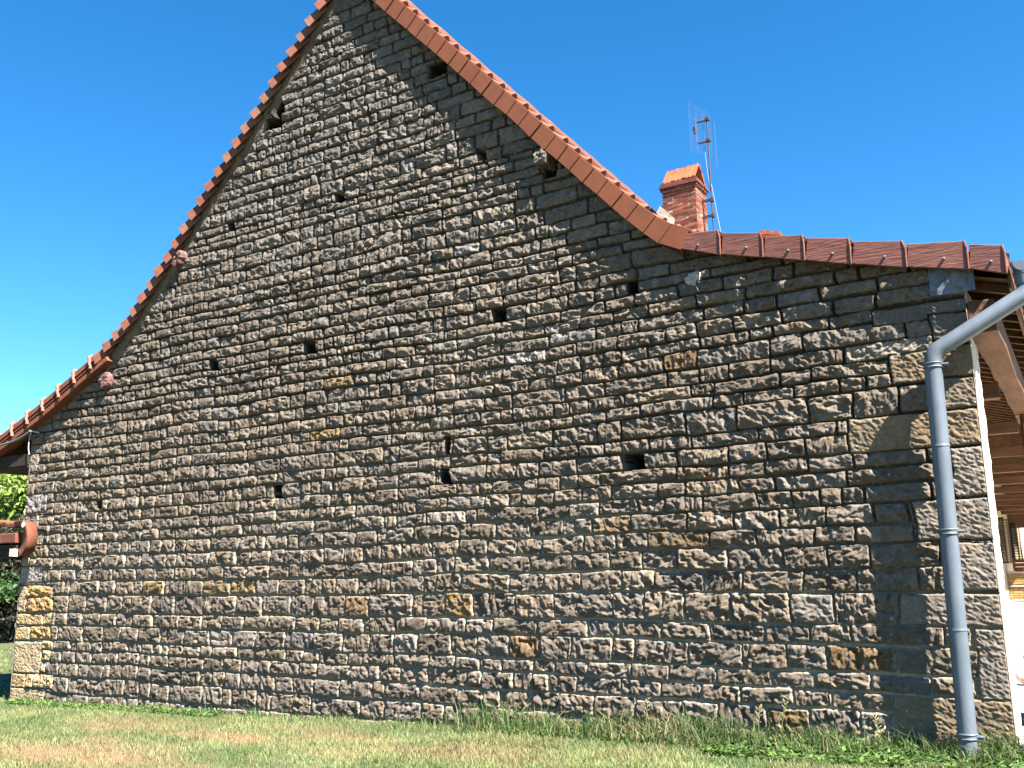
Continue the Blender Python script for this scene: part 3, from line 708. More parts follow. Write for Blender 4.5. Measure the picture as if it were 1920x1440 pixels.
# facade under the porch
mb = MB(); mb.box((-2.85, .6, 0), (-2.6, 34, 4.36)); mb.box((-2.85, 34, 0), (-2.6, 45, 3.6)); fac = mb.build('facade_wall', M_YELLOW, house)
for yw in (27.0, 33.2):
    mb = MB(); mb.box((-2.62, yw, 1.3), (-2.598, yw + 1.0, 2.78)); w = mb.build('window', M_BLACK, house)
    for side in (0, 1):
        a = math.radians(25 if side else 155); hy = yw + (1.0 if side else 0)
        Mx = Matrix.Translation((-2.585, hy, 1.3)) @ Matrix.Rotation(0, 4, 'Z')
        mb = MB(); dirv = Vector((.28, .42 * (1 if side else -1), 0)).normalized()
        nrm = Vector((-dirv.y, dirv.x, 0)); p = Vector((-2.58, hy, 1.28))
        Mx = Matrix.Translation(p) @ Matrix(((dirv.x, nrm.x, 0), (dirv.y, nrm.y, 0), (0, 0, 1))).to_4x4()
        for a_, b_ in (((0, -.018, 0), (.06, .018, 1.5)), ((.44, -.018, 0), (.5, .018, 1.5)), ((.06, -.016, 0), (.44, .016, .07)), ((.06, -.016, 1.43), (.44, .016, 1.5))): mb.box(a_, b_, Mx)
        for k in range(22): mb.box((.06, -.012, .09 + k * .061), (.44, .012, .09 + k * .061 + .04), Mx)
        mb.build('shutter', mat('brown_shutter', (.16, .10, .065), .7, var=.2), w)

# ------------------------------------------------------------------ chimney
chx0, chx1, chy0, chy1 = -6.70, -5.985, 9.0, 9.62
M_BRICK = vcol_mat('old_brick', vs=25, bump=.003)
M_BMORT = mat('pale_brick_mortar', (.38, .31, .24), .95, var=.2, scale=12, bump=.004)
mb = MB(); mb.box((chx0 + .001, chy0 + .001, 7.3), (chx1 - .001, chy1 - .001, 9.05)); mb.box((chx0 - .02, chy0 - .02, 9.0), (chx1 + .02, chy1 + .02, 9.165)); chim = mb.build('chimney', M_BMORT, roofR)
chim['label'] = 'red brick chimney with a stepped cornice'
def brick_ring(mb, x0, x1, y0, y1, z, h, off, dark=0):
    for face in range(4):
        Ln = (x1 - x0) if face in (0, 2) else (y1 - y0); p = -off * .11
        while p < Ln - .01:
            w = .22 if (off or face % 2 == 0) else .22
            a, b = max(p, 0), min(p + w - .012, Ln); p += w
            if b - a < .02: continue
            c = np.array(rnd.choice([(.30, .085, .045), (.34, .10, .055), (.26, .07, .045), (.36, .13, .075)])) * rnd.uniform(.6, .85)
            if dark: c = np.array((.15, .055, .045)) * rnd.uniform(.8, 1.2)
            q = rnd.uniform(0, .008); e = .1
            if face == 0: bx = ((x0 + a, y0 - q, z), (x0 + b, y0 + e, z + h))
            elif face == 2: bx = ((x0 + a, y1 - e, z), (x0 + b, y1 + q, z + h))
            elif face == 1: bx = ((x1 - e, y0 + a, z + .001), (x1 + q, y0 + b, z + h - .001))
            else: bx = ((x0 - q, y0 + a, z + .001), (x0 + e, y0 + b, z + h - .001))
            mb.box(*bx, jit=.003, col=tuple(c))
mb = MB(); z = 7.35; k = 0
while z < 9.0:
    brick_ring(mb, chx0, chx1, chy0, chy1, z, .050, k % 2, dark=(k in (16, 22))); z += .066; k += 1
for dz_, e in ((9.005, .035), (9.062, .055), (9.12, .03)): brick_ring(mb, chx0 - e, chx1 + e, chy0 - e, chy1 + e, dz_, .05, k % 2, dark=1); k += 1
mb.build('brickwork', M_BRICK, chim, cols=True)
M_ORTILE = mat('bright_orange_tile', (.36, .095, .035), .7, var=.15, scale=8, bump=.002)
zb, zr = 9.18, 9.56; ym = (chy0 + chy1) / 2
for sgn in (-1, 1):
    for k in range(3):
        xa = chx0 + .02 + k * .235; mb = MB()
        y0_ = ym + sgn * .33; y1_ = ym + sgn * .02
        for a, b, lift in ((0, .225, 0), (.0, .03, .02), (.19, .225, .02), (.095, .12, .012)):
            nrm = Vector((0, sgn * .38, .31)).normalized()
            V = []
            for yy, zz in ((y0_, zb), (y1_, zr)):
                for xx in (xa + a, xa + b):
                    V.append(Vector((xx, yy, zz)) + nrm * (lift + .006 * k)); V.append(Vector((xx, yy, zz)) - nrm * (.02 if lift == 0 else -.002))
            mb.add(V, [(0, 2, 6, 4), (1, 5, 7, 3), (0, 4, 5, 1), (2, 3, 7, 6), (0, 1, 3, 2), (4, 6, 7, 5)])
        o = mb.build('cap_tile', M_ORTILE, chim, bevel=.003)
# pale flashing at the chimney's foot
stub_bm = MB(); stub_bm.add([(chx0 - .12, 8.9, 8.55), (chx0 + .25, 8.88, 8.16), (chx0 + .25, 8.98, 8.36), (chx0 - .06, 8.98, 8.72), (chx0 - .12, 9.3, 8.66), (chx0 - .05, 9.3, 8.8)], [(0, 1, 2, 3), (0, 3, 5, 4)])
stub_bm.build('chimney_flashing', mat('lead_and_mortar', (.13, .11, .09), .9, col2=(.24, .21, .18), scale=20, bump=.01), chim)

# ------------------------------------------------------------------ aerial
ant = empty('tv_aerial', (-5.78, 9.3, 8.0), 'thin rusty television mast with a wire grid aerial behind the chimney', 'aerial')
ay = 9.35
def ap(px, py, dy=0): p = on_plane(px, py, 1, ay + dy); return Vector(p.tolist())
M_MAST = mat('rusty_mast', (.09, .06, .06), .6, metal=.3, var=.3, scale=12); M_WIRE = mat('aerial_wire', (.12, .15, .22), .6, metal=.0, var=.1)
mb = MB(); b_ = ap(1335, 445); t_ = ap(1329, 218); b_.x = t_.x = (b_.x + t_.x) / 2 - .0
mb.tube([b_, t_], .015, 10); mb.build('mast', M_MAST, ant, smooth=True); mx = b_.x
for py in (222, 262):
    z = ap(1330, py).z; mb = MB(); mb.tube([(mx - .22, ay - .12, z - .05), (mx + .05, ay + .02, z)], .012, 8); mb.tube([(mx - .22, ay - .09, z - .07), (mx + .05, ay + .05, z - .02)], .012, 8); mb.box((mx - .04, ay - .04, z - .03), (mx + .04, ay + .04, z + .03)); mb.build('bracket', M_MAST, ant)
for py in (378, 408):
    z = ap(1330, py).z; mb = MB(); mb.box((chx1 - .02, ay - .03, z), (mx + .03, ay + .0, z + .05)); mb.box((mx - .035, ay - .04, z - .01), (mx + .035, ay + .04, z + .06)); mb.build('wall_bracket', M_MAST, ant)
mb = MB(); zt_, zb_ = ap(1320, 200).z, ap(1320, 287).z
gx0 = mx - .20
for k in range(0, 7, 2):
    y = ay - .34 + k * .1; mb.tube([(gx0 + .24 * k / 6 - .06, y, zb_ - .05 * (k - 3) * -1 * .5), (gx0 + .24 * k / 6 - .06, y, zt_ - .02 * k)], .002, 5)
for k in range(26):
    z = zb_ + (zt_ - zb_) * k / 25; mb.tube([(gx0 - .06, ay - .34, z), (gx0 + .18, ay + .26, z - .03)], .0013, 4)
mb.tube([(mx + .12, ay + .1, zb_ - .35), (mx + .12, ay + .1, zt_ - .35)], .004, 6)
mb.tube([(gx0 + .02, ay - .2, zb_ - .0), (gx0 + .02, ay - .2, zt_ - .3)], .004, 6)
mb.build('wire_grid', M_WIRE, ant)
mb = MB(); z = ap(1320, 247).z; mb.tube([(mx - .22, ay - .14, z - .06), (mx - .22, ay - .14, z + .08)], [.03, .045], 10); mb.build('balun_box', M_MAST, ant, smooth=True)
mb = MB(); P0 = ap(1329, 320); P1 = ap(1352, 438); mb.tube([P0, P0.lerp(P1, .5) + Vector((0, 0, -.02)), P1], .006, 6); mb.tube([ap(1322, 285), ap(1326, 318), ap(1332, 360)], .005, 6)
mb.build('coax_cable', mat('cable_sheath', (.38, .38, .42), .6, var=.05), ant)
adopt(ant)
adopt(house)
for ch in house.children: adopt_kids = [setattr(g, 'matrix_parent_inverse', Matrix()) for g in ch.children]

# stray orange tile lying on the porch roof
p = on_plane(1448, 439, 1, 3.0)
mb = MB()
for k in range(3): mb.box((-.14 + k * .09, -.12, 0), (-.07 + k * .09, .12, .03))
mb.box((-.15, -.12, -.02), (.14, .12, .0)); o = mb.build('loose_tile', M_ORTILE); o.location = (p[0], p[1], float(ztop(p[0])) + .13 + 0); o.rotation_euler = (0, math.radians(15), 0)
zz = p[2]; o.location.z = zz - .02
tag(o, 'small bright orange ribbed tile on the porch roof right of the chimney', 'roof tile')
mb = MB(); mb.tube([(0, 0, -.25), (0, 0, -.022)], .05, 10); mb.build('tile_foot', M_CLAYD, o)

# ------------------------------------------------------------------ ground
M_GROUND = vcol_mat('turf_soil', vs=18, bump=.01, bscale=30)
DRY = [(*on_plane(a, b, 2, -.3)[:2], rx, ry) for a, b, rx, ry in ((1010, 1425, .8, .30), (930, 1436, .6, .3), (120, 1425, 1.3, .5), (560, 1380, 1.0, .25), (420, 1400, .9, .25), (660, 1408, .6, .2))]
def dryness(x, y):
    n = fbm(x * .9 + 3, y * 1.5 + 7, 60, 5)
    v = np.clip((n - .56) * 6, 0, .8)
    for px, py, rx, ry in DRY:
        v = np.maximum(v, np.clip(1.5 * np.exp(-((x - px) / rx) ** 2 - ((y - py) / ry) ** 2) * (.35 + 1.3 * fbm(x * 3.1, y * 4, 66, 3)) - .15, 0, 1))
    near = np.clip((-y - .25) / .9, 0, 1)           # greener along the foot of the wall
    far = 1
    return v * near
def zg(x, y):
    b = np.interp(x, GX, GZ)
    f = np.clip(-y / 8, 0, 1.5)
    return b * (1 - .35 * np.clip(f, 0, 1)) - .12 * np.clip(f, 0, 1) + .035 * (fbm(x * .8, y * .8, 61, 3) - .5)
gxs = np.concatenate([np.linspace(-700, -45, 30), np.arange(-44, 3, .12), np.linspace(3.5, 700, 40)])
gys = np.concatenate([np.linspace(-400, -12, 20), np.arange(-11.5, 2, .10), np.arange(2.5, 45, .8), np.linspace(48, 900, 25)])
X, Y = np.meshgrid(gxs, gys, indexing='ij'); Zg = zg(X, Y)
Zg = np.where(Y > .3, np.interp(Y, [.3, 1, 40], [0, 0, .0]) + Zg - .0, Zg)
inside = (X > XL + .2) & (X < -.5) & (Y > .25) & (Y < 45)
Zg = np.where((X > -14) & (Y > .4) & (Y < 46), np.minimum(Zg, -.09), Zg)
dr = dryness(X, Y)[..., None]
gc = np.array([.09, .10, .045]) * (1 - dr) + np.array([.20, .13, .07]) * dr
I = np.arange(X.size).reshape(X.shape)
F = np.stack([I[:-1, :-1], I[1:, :-1], I[1:, 1:], I[:-1, 1:]], -1).reshape(-1, 4)
g = np_mesh('ground', np.stack([X, Y, Zg], -1).reshape(-1, 3), F, M_GROUND, None, gc.reshape(-1, 3), smooth=True); g['kind'] = 'structure'
mb = MB(); mb.box((-2.6, .62, -.5), (6, 46, 0.0)); t = mb.build('terrace_paving', mat('pale_paving', (.55, .46, .36), .8, col2=(.66, .58, .47), scale=2, bump=.002)); t['kind'] = 'structure'

# ------------------------------------------------------------------ grass (blades as triangles)
def blades(n, xr, yr, hmin, hmax, wdt, name, colf, lean=.6, dens=None):
    x = npr.uniform(*xr, n); y = npr.uniform(*yr, n)
    if dens is not None: k = npr.rand(n) < dens(x, y); x, y = x[k], y[k]
    n = len(x); z = zg(x, y) - .004
    h = npr.uniform(hmin, hmax, n) * (.25 + 1.5 * fbm(x * 2.6, y * 3.4, 70, 4))
    a = npr.uniform(0, 6.283, n); la = npr.uniform(0, 6.283, n); lm = npr.uniform(.1, lean, n) * h
    w = wdt * npr.uniform(.6, 1.3, n)
    dxx, dyy = np.cos(a) * w, np.sin(a) * w
    b0 = np.stack([x - dxx, y - dyy, z], 1); b1 = np.stack([x + dxx, y + dyy, z], 1)
    mx_, my_ = x + np.cos(la) * lm * .35, y + np.sin(la) * lm * .35
    m0 = np.stack([mx_ - dxx * .7, my_ - dyy * .7, z + h * .6], 1); m1 = np.stack([mx_ + dxx * .7, my_ + dyy * .7, z + h * .6], 1)
    tp = np.stack([x + np.cos(la) * lm, y + np.sin(la) * lm, z + h * npr.uniform(.75, 1, n)], 1)
    V = np.stack([b0, b1, m1, m0, tp], 1).reshape(-1, 3); b = np.arange(n) * 5
    F = np.concatenate([np.stack([b, b + 1, b + 2], 1), np.stack([b, b + 2, b + 3], 1), np.stack([b + 3, b + 2, b + 4], 1)])
    c = np.repeat(colf(x, y, n), 5, 0)
    return V, F, c
def lawn_col(x, y, n):
    d_ = np.clip(dryness(x, y) * .9 + npr.uniform(-.25, .25, n), 0, 1)[:, None]
    cl = fbm(x * 1.9, y * 2.6, 95, 4)[:, None]
    gr = (np.array([.20, .265, .10]) * np.clip(1.7 - 1.4 * cl, .6, 1.4) * (cl < .55) + np.array([.10, .20, .06]) * (cl >= .55)) * npr.uniform(.6, 1.35, n)[:, None] + npr.uniform(0, .05, n)[:, None] * np.array([1, .9, .3])
    st = np.array([.36, .28, .15]) * npr.uniform(.7, 1.25, n)[:, None]
    mixs = (npr.rand(n) < .12)[:, None]
    return np.where(mixs, st, gr * (1 - d_) + st * d_)
def tall_col(x, y, n):
    gr = np.array([.105, .17, .055]) * npr.uniform(.55, 1.5, n)[:, None]
    st = np.array([.36, .30, .16]) * npr.uniform(.7, 1.2, n)[:, None]
    dryp = .14 + .5 * np.exp(-((x + 3.55) / .35) ** 2)
    return np.where((npr.rand(n) < dryp)[:, None], st, gr)
parts = []
inview = lambda x, y: (x > -15.5 - (y + 8) * .6 * 0) * 1.0
parts.append(blades(170000, (-15, .2), (-5.2, -.04), .02, .062, .0028, 'g', lawn_col, 1.1, lambda x, y: np.clip(1.25 - dryness(x, y) * .55, .3, 1) * ((y > -(3.4 + (x + 3) * -.16)) | (x < -6))))
parts.append(blades(60000, (-5.5, .3), (-2.6, -.04), .03, .08, .003, 'g', lawn_col, 1.0))
parts.append(blades(26000, (-24, -13.6), (-2, 14), .03, .09, .008, 'g', lawn_col, 1.0))
parts.append(blades(24000, (-5.6, .2), (-.42, -.03), .08, .30, .0042, 'g', tall_col, 1.0, lambda x, y: np.clip(np.exp(-(-y) / .22) * (.25 + .9 * fbm(x * 2.5, y * 0 + 3, 81, 2)) * np.interp(x, [-5.6, -4.6, -3, 0], [.2, 1, .8, 1]), 0, 1)))
parts.append(blades(12000, (-13.5, -5.5), (-.35, -.03), .04, .13, .004, 'g', tall_col, 1.0, lambda x, y: np.clip(np.exp(-(-y) / .15) * (.1 + 1.2 * (fbm(x * 2.0, y * 0 + 5, 83, 2) - .3)), 0, 1)))
def bushy(n, x0, x1, yv, hmax):        # broad low leaves
    x = npr.uniform(x0, x1, n); y = npr.uniform(-yv, -.04, n); z = zg(x, y) + npr.uniform(.01, hmax, n) * (.4 + fbm(x * 3, y * 3, 90, 2)) * np.exp(y * 2)
    a = npr.uniform(0, 6.28, n); r = npr.uniform(.012, .032, n); tilt = npr.uniform(-.5, .7, n)
    c, s_ = np.cos(a), np.sin(a)
    p0 = np.stack([x, y, z], 1); t1 = np.stack([x + c * r * 2.2, y + s_ * r * 2.2, z + tilt * r * 2], 1)
    sd_ = np.stack([-s_ * r * .6, c * r * .6, r * .2 * np.ones(n)], 1); md_ = (p0 + t1) / 2
    V = np.stack([p0, md_ + sd_, t1, md_ - sd_], 1).reshape(-1, 3); b = np.arange(n) * 4
    F = np.concatenate([np.stack([b, b + 1, b + 2], 1), np.stack([b, b + 2, b + 3], 1)])
    col_ = np.array([.10, .18, .05]) * npr.uniform(.5, 1.6, n)[:, None] + npr.uniform(0, .03, n)[:, None] * np.array([1, 1, 0])
    return V, F, np.repeat(col_, 4, 0)
parts.append(bushy(16000, -2.9, .2, .55, .13)); parts.append(bushy(5000, -5.2, -2.9, .35, .10)); parts.append(bushy(2500, -13.2, -9, .3, .06))
Vs, Fs, Cs = [], [], []; b = 0
for v, f, c in parts: Vs.append(v); Fs.append(f + b); Cs.append(c); b += len(v)
M_GRASS = vcol_mat('grass_blades', vs=0, bump=0, transl=.35, rough=.6, spec=.25)
g = np_mesh('grass', np.concatenate(Vs), np.concatenate(Fs), M_GRASS, None, np.concatenate(Cs)); g['kind'] = 'stuff'

# stalky weeds by the wall
def weed(x, y, h, label, seedc=(.45, .38, .22)):
    e = empty('seed_weed', (x, y, float(zg(np.array(x), np.array(y)))), label, 'weed', 'seeding weeds at the foot of the wall')
    mb = MB(); lx = rnd.uniform(-.06, .12); pts = [(0, 0, 0), (lx * .3, 0, h * .5), (lx, .01, h)]
    mb.tube(pts, [.004, .003, .002], 5); mb.build('stem', M_STEMG, e)
    mb = MB()
    for k in range(16):
        f = .55 + .45 * k / 16; a = rnd.uniform(0, 6.28); p = Vector((lx * f * f, 0, h * f)); q = p + Vector((math.cos(a) * .03, math.sin(a) * .03, .02))
        mb.tube([p, q], [.001, .004], 4)
    mb.build('seed_head', M_SEED, e)
M_STEMG = mat('weed_stem', (.20, .26, .08), .7); M_SEED = mat('seed_heads', (.40, .36, .18), .8)
for px, py, h, lab in ((1432, 1400, .34, 'straw coloured seeding weed left of the two by the pale bottom stone'), (1472, 1405, .42, 'tall thin seeding weed below the pale bottom stone'), (1660, 1410, .30, 'green seeding weed just left of the downpipe'),
                       (1222, 1392, .36, 'thin seeding weed beside the dry grass tuft'), (1640, 1412, .22, 'short seeding weed left of the downpipe weed')):
    x, z = wl(px, py); weed(x, -.12, h, lab)

# ------------------------------------------------------------------ trees on the left
def tree(name, x, y, h, r, nleaf, lsize, cols, label, cat, trunk_r=.15, zlow=.2, group=None, seed=1, squash=1.0):
    rs = np.random.RandomState(seed); z0 = float(zg(np.array(float(x)), np.array(float(y))))
    e = empty(name, (x, y, z0), label, cat, group)
    nb = 34; cen = []
    mb = MB(); mb.tube([(0, 0, -.1), (.05, 0, h * .35), (-.05, .05, h * .7)], [trunk_r, trunk_r * .75, trunk_r * .3], 10)
    for k in range(nb):
        a = rs.uniform(0, 6.28); rr = r * math.sqrt(rs.uniform(.05, 1)); zz = h * (zlow + (1 - zlow) * rs.uniform(0, 1)); lim = math.sqrt(max(.08, 1 - ((zz / h - .5) / .56) ** 2))
        c = Vector((math.cos(a) * rr * lim, math.sin(a) * rr * lim, zz)); cen.append(c)
        if k % 2 == 0: mb.tube([(0, 0, max(.2, zz - rr * .8)), c * .55 + Vector((0, 0, (zz - rr * .3) * .45)), c], [trunk_r * .3, trunk_r * .18, .01], 6)
    mb.build('trunk', M_BARK, e, smooth=True)
    cen = np.array(cen); ci = rs.randint(0, nb, nleaf); off = rs.normal(0, 1, (nleaf, 3)); off /= np.linalg.norm(off, axis=1, keepdims=True)
    cr = rs.uniform(.22, .42, nb) * r
    P_ = cen[ci] + off * (cr[ci] * rs.uniform(.35, 1.1, nleaf) ** .5)[:, None]
    a = rs.normal(0, 1, (nleaf, 3)); a /= np.linalg.norm(a, axis=1, keepdims=True); a[:, 2] -= .4
    b2 = np.cross(a, rs.normal(0, 1, (nleaf, 3))); b2 /= np.linalg.norm(b2, axis=1, keepdims=True)
    L_ = lsize * rs.uniform(.6, 1.3, nleaf)[:, None]
    V = np.stack([P_, P_ + a * L_ * .5 + b2 * L_ * .22, P_ + a * L_, P_ + a * L_ * .5 - b2 * L_ * .22], 1).reshape(-1, 3)
    F = np.arange(nleaf * 4).reshape(-1, 4)
    cc = np.array(cols)[rs.randint(0, len(cols), nleaf)] * rs.uniform(.7, 1.3, nleaf)[:, None]
    np_mesh('crown', V, F, M_LEAF, e, np.repeat(cc, 4, 0))
    return e
M_LEAF = vcol_mat('leaves', vs=0, bump=0, transl=.4, rough=.5, spec=.35); M_BARK = mat('bark', (.09, .07, .055), .95, var=.3, bump=.02, bscale=12)
G1 = [(.26, .38, .07), (.30, .42, .10), (.17, .27, .05)]; G2 = [(.06, .13, .035), (.08, .17, .05), (.05, .10, .03)]
tree('leafy_tree', -31.5, 9.5, 6.1, 2.4, 26000, .24, G1, 'bright green leafy tree filling the gap under the left eave', 'tree', seed=2, zlow=.5)
tree('leafy_tree', -27.9, 9.6, 5.3, 1.7, 14000, .20, G1, 'yellow green young tree touching the left wall corner', 'tree', seed=3, zlow=.5)
tree('dark_shrub', -26.5, 6.4, 2.6, 1.1, 9000, .14, G2, 'blue green shrub under the small tiled lean-to roof', 'shrub', seed=4, trunk_r=.06)
tree('dark_hedge_tree', -27.2, 8.0, 3.3, 1.9, 16000, .16, [(.03, .045, .02), (.045, .05, .03), (.06, .05, .035)], 'dark shady hedge tree low behind the blue green shrub', 'tree', seed=5)
tree('leafy_tree', -22.0, 2.6, 6.6, 1.2, 1500, .14, [(.16, .26, .1), (.2, .3, .14)], 'thin branch tips of a tree poking in beside the left eave', 'tree', seed=6, zlow=.6, trunk_r=.08)

# ------------------------------------------------------------------ lean-to with curved end tile on the left
sy = -.32
shed = empty('tiled_lean_to', (-14.6, sy, -.4), 'low red tiled lean-to with a curved end tile at the left wall corner', 'lean-to')
def sp(px, py, y=sy): p = on_plane(px, py, 1, y); return Vector(p.tolist())
ctr = sp(40, 1009); rad_ = (sp(60, 1009) - sp(20, 1009)).length / 2
mb = MB(); V = []; F = []; nn = 16; ang0, ang1 = math.radians(118), math.radians(-75)
c_ = sp(33, 1010); R1 = .27
for j, (y, s_) in enumerate(((sy + .16, .94), (sy + .0, .97), (sy - .01, 1.0))):
    for k in range(nn + 1):
        a = ang0 + (ang1 - ang0) * k / nn; V.append((c_.x + R1 * s_ * math.cos(a) * .92, y, c_.z + R1 * s_ * math.sin(a)))
for j in range(2):
    for k in range(nn): F.append((j * (nn + 1) + k, j * (nn + 1) + k + 1, (j + 1) * (nn + 1) + k + 1, (j + 1) * (nn + 1) + k))
b0_ = len(V)
for k in range(nn + 1):
    a = ang0 + (ang1 - ang0) * k / nn; V.append((c_.x + (R1 - .11) * math.cos(a) * .92, sy - .012, c_.z + (R1 - .09) * math.sin(a)))
for k in range(nn): F.append((2 * (nn + 1) + k, 2 * (nn + 1) + k + 1, b0_ + k + 1, b0_ + k))
mb.add(V, F); o = mb.build('end_tile', shades[2], shed, smooth=True, angle=30); md = o.modifiers.new('s', 'SOLIDIFY'); md.thickness = .025; md.offset = -1
mb = MB(); a = sp(46, 984); mb.tube([(a.x - .0, sy - .018, a.z), (a.x, sy - .024, a.z)], .04, 10); mb.build('lime_blob', M_WHITE, o)
for k in range(5):          # courses of tiles receding to the left
    mb = MB(); x0 = c_.x - .02 - k * .34
    for (z0_, z1_, y_) in ((c_.z + .17 + .03 * k, c_.z + .23 + .03 * k, sy + .02), (c_.z - .06, c_.z + .08, sy - .02)):
        mb.box((x0 - .36, y_, z0_), (x0, sy + .5, z1_), jit=.006)
    mb.build('roof_tile', rnd.choice(shades), shed, bevel=.012)
mb = MB(); mb.box((c_.x - 2, sy + .02, c_.z - .13), (c_.x - .05, sy + .5, c_.z - .085)); mb.build('batten', M_PLANK, shed)
mb = MB(); mb.box((c_.x - .16, sy - .01, c_.z - .25), (c_.x - .06, sy + .06, c_.z - .14)); mb.build('rafter_end', M_CREAM, shed)
mb = MB(); mb.box((c_.x - 2, sy + .08, c_.z - .28), (c_.x - .17, sy + .2, c_.z - .15)); mb.build('beam', M_PLANK, shed)
mb = MB(); mb.box((c_.x - 1.75, sy + .1, -.45), (c_.x - 1.60, sy + .25, c_.z - .27)); mb.build('post', M_PLANK, shed, bevel=.01)
adopt(shed)

# ------------------------------------------------------------------ cable and ring at the left eave
mb = MB(); P_ = [Vector(on_plane(a, b, 1, -.22).tolist()) for a, b in ((-40, 848), (0, 835), (22, 829), (45, 818), (57, 808))]
mb.tube(curve_pts(P_, .15, 4), .018, 8); o = mb.build('overhead_cable', mat('grey_cable', (.16, .16, .18), .5, var=.1), None, smooth=True); tag(o, 'grey cable running to the left eave from outside the photo', 'cable')
mb = MB(); c_ = Vector(on_plane(56, 832, 1, -.1).tolist())
mb.tube([c_ + Vector((.03 - .06 * math.cos(a), 0, .17 * math.sin(a))) for a in np.linspace(-1.3, 1.3, 14)], .006, 6); mb.tube([c_ + Vector((.06, .1, .17)), c_ + Vector((.0, -.02, .20)), c_ + Vector((.02, -.04, .22))], .012, 6)
o = mb.build('cable_loop', M_WHITE, None, smooth=True); tag(o, 'thin pale cable loop hanging at the dark left corner under the eave', 'cable')

# ------------------------------------------------------------------ things on the terrace
by = 29.6; bw = empty('brick_garden_wall', (-1.5, by, 0), 'low yellow brick wall with a pale coping across the far end of the terrace', 'garden wall')
M_YB = vcol_mat('yellow_brick', vs=20, bump=.002)
mb = MB(); mb.box((-2.58, by + .01, 0), (3, by + .3, .92)); mb.build('wall_core', mat('grey_joint', (.45, .33, .2), .9), bw)
mb = MB(); z = 0; k = 0
while z < .88:
    if abs(z - .46) > .03:
        x = -2.58 - (k % 2) * .15
        while x < 3: mb.box((max(x, -2.58), by - .005, z + .008), (min(x + .28, 3), by + .1, z + .068), col=tuple(np.array((.55, .33, .14)) * rnd.uniform(.8, 1.2))); x += .295
    z += .078; k += 1
mb.build('brickwork', M_YB, bw, cols=True)
mb = MB(); mb.box((-2.58, by - .06, .925), (3, by + .33, .985)); mb.box((-2.58, by - .05, .462), (3, by - .0055, .50)); mb.build('coping', M_CREAM, bw, bevel=.006); adopt(bw)

def thing(name, loc, label, cat): return empty(name, loc, label, cat)
cr = thing('wooden_crate', (-1.75, by + .12, .985), 'red brown wooden box on the yellow brick wall', 'box')
M_RW = mat('red_brown_wood', (.16, .05, .03), .7, var=.25, scale=5)
for k in range(3):
    mb = MB(); mb.box((-.62, -.2, .02 + k * .14), (.45, -.17, .15 + k * .14)); mb.box((-.62, .17, .02 + k * .14), (.45, .2, .15 + k * .14)); mb.build('slat', M_RW, cr, bevel=.004)
mb = MB(); mb.box((-.62, -.165, .02), (-.58, .165, .44)); mb.box((.41, -.165, .02), (.45, .165, .44)); mb.box((-.1, -.165, .02), (-.06, .165, .44)); mb.box((-.57, -.165, 0.0), (.40, .165, .018)); mb.box((-.62, -.16, .4405), (.45, .16, .455)); mb.build('frame', M_RW, cr)
bk = thing('plastic_bucket', (-1.62, by + .12, 1.44), 'round white plastic bucket standing on the red brown box', 'bucket')
mb = MB(); V = []; 
mb.tube([(0, 0, 0), (0, 0, .03), (0, 0, .34), (0, 0, .36), (0, 0, .36), (0, 0, .06)], [.19, .2, .24, .255, .225, .18], 24, caps=True); mb.build('tub', M_WHITE, bk, smooth=True)
mb = MB(); mb.tube([(.25 * math.cos(a), -.05 - .0 * a, .3 - .18 * math.sin(a)) for a in np.linspace(0, math.pi, 12)], .006, 6); mb.build('handle', M_BLACK, bk)
tb = thing('plastic_tub', tuple(on_plane(1897, 1206, 2, .0)[:2].tolist()) + (0,), 'clear pale plastic storage tub on the sunny terrace', 'tub')
L0 = on_plane(1897, 1200, 1, 8.0); tb.location = (L0[0] + .12, 8.0, .0)
M_CLR = mat('milky_plastic', (.62, .63, .66), .3, var=.06)
zt = L0[2]
mb = MB(); mb.box((-.26, -.2, zt - .09), (.5, .3, zt + .05)); mb.build('tub_body', M_CLR, tb, bevel=.03)
mb = MB(); mb.box((-.30, -.24, zt + .051), (.54, .34, zt + .085)); mb.build('lid', M_WHITE, tb, bevel=.015)
mb = MB()
for xx in (-.16, .3): mb.box((xx, -.1, 0), (xx + .16, .1, zt - .091))
mb.build('stand', M_RW, tb, bevel=.01)
pk = on_plane(1914, 1262, 1, 4.2)
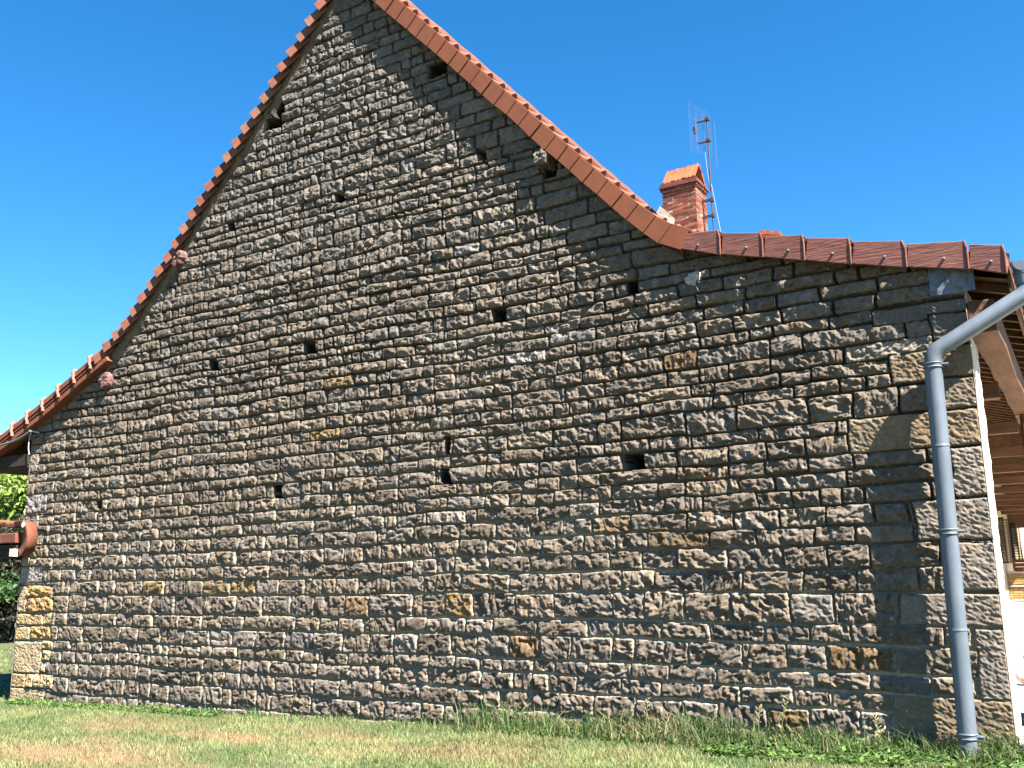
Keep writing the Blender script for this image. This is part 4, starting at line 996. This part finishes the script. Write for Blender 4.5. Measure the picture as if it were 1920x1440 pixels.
mb = MB(); V = []; F = []
n = 20
prof = [(.0, .30), (.02, .33), (.045, .30), (.05, .0)]
for y_, s_ in prof:
    for k in range(n): a = 2 * math.pi * k / n; V.append((s_ * math.cos(a) * .55, y_, s_ * math.sin(a) + .0))
for j in range(len(prof) - 1):
    for k in range(n): F.append((j * n + k, j * n + (k + 1) % n, (j + 1) * n + (k + 1) % n, (j + 1) * n + k))
F.append(tuple(range(n)))
mb.add(V, F); o = mb.build('pink_board', mat('pale_pink_plastic', (.72, .52, .50), .5, var=.05), None, smooth=True); o.location = (pk[0] + .06, 4.2, max(.33, pk[2])); o.rotation_euler = (math.radians(-12), 0, 0)
tag(o, 'pale pink oval plastic board leaning behind the right wall corner', 'board')
mb = MB(); mb.tube([(0, 0, 0), (0, .06, -.33)], .012, 6); mb.build('stay', M_ZINC, o)
gs = on_plane(1908, 1330, 1, 1.6)
mb = MB(); mb.box((-.012, -.3, -.0), (.012, .5, .42)); o = mb.build('slate_slab', mat('grey_slab', (.33, .34, .33), .8, var=.15), None, bevel=.004); o.location = (-.50, 1.5, .0); o.rotation_euler = (0, math.radians(-16), 0)
tag(o, 'grey flat slab leaning on the cream wall end at the right edge', 'slab')
mb = MB(); bo = on_plane(1905, 1118, 1, 27.5); mb.tube([(0, 0, 0), (.18, 0, .16), (.30, 0, .42), (.42, 0, .62)], [.10, .13, .12, .13], 12); o = mb.build('rusty_stove_pipe', mat('dark_rust', (.08, .04, .03), .8), None, smooth=True); o.location = (-2.05, 28.9, .05)
tag(o, 'dark bent pipe leaning against the yellow brick wall', 'pipe')
mb = MB(); mb.box((-.9, -.3, 0), (.9, .3, .06)); o = mb.build('folded_tarpaulin', mat('grey_green_tarp', (.25, .28, .26), .7, var=.3, scale=4), None, bevel=.02); o.location = (-1.5, 28.2, .002)
tag(o, 'flat grey green folded sheet in front of the brick wall', 'sheet')
S.cycles.max_bounces = 6; S.cycles.diffuse_bounces = 1; S.cycles.transparent_max_bounces = 4
S.cycles.use_denoising = True
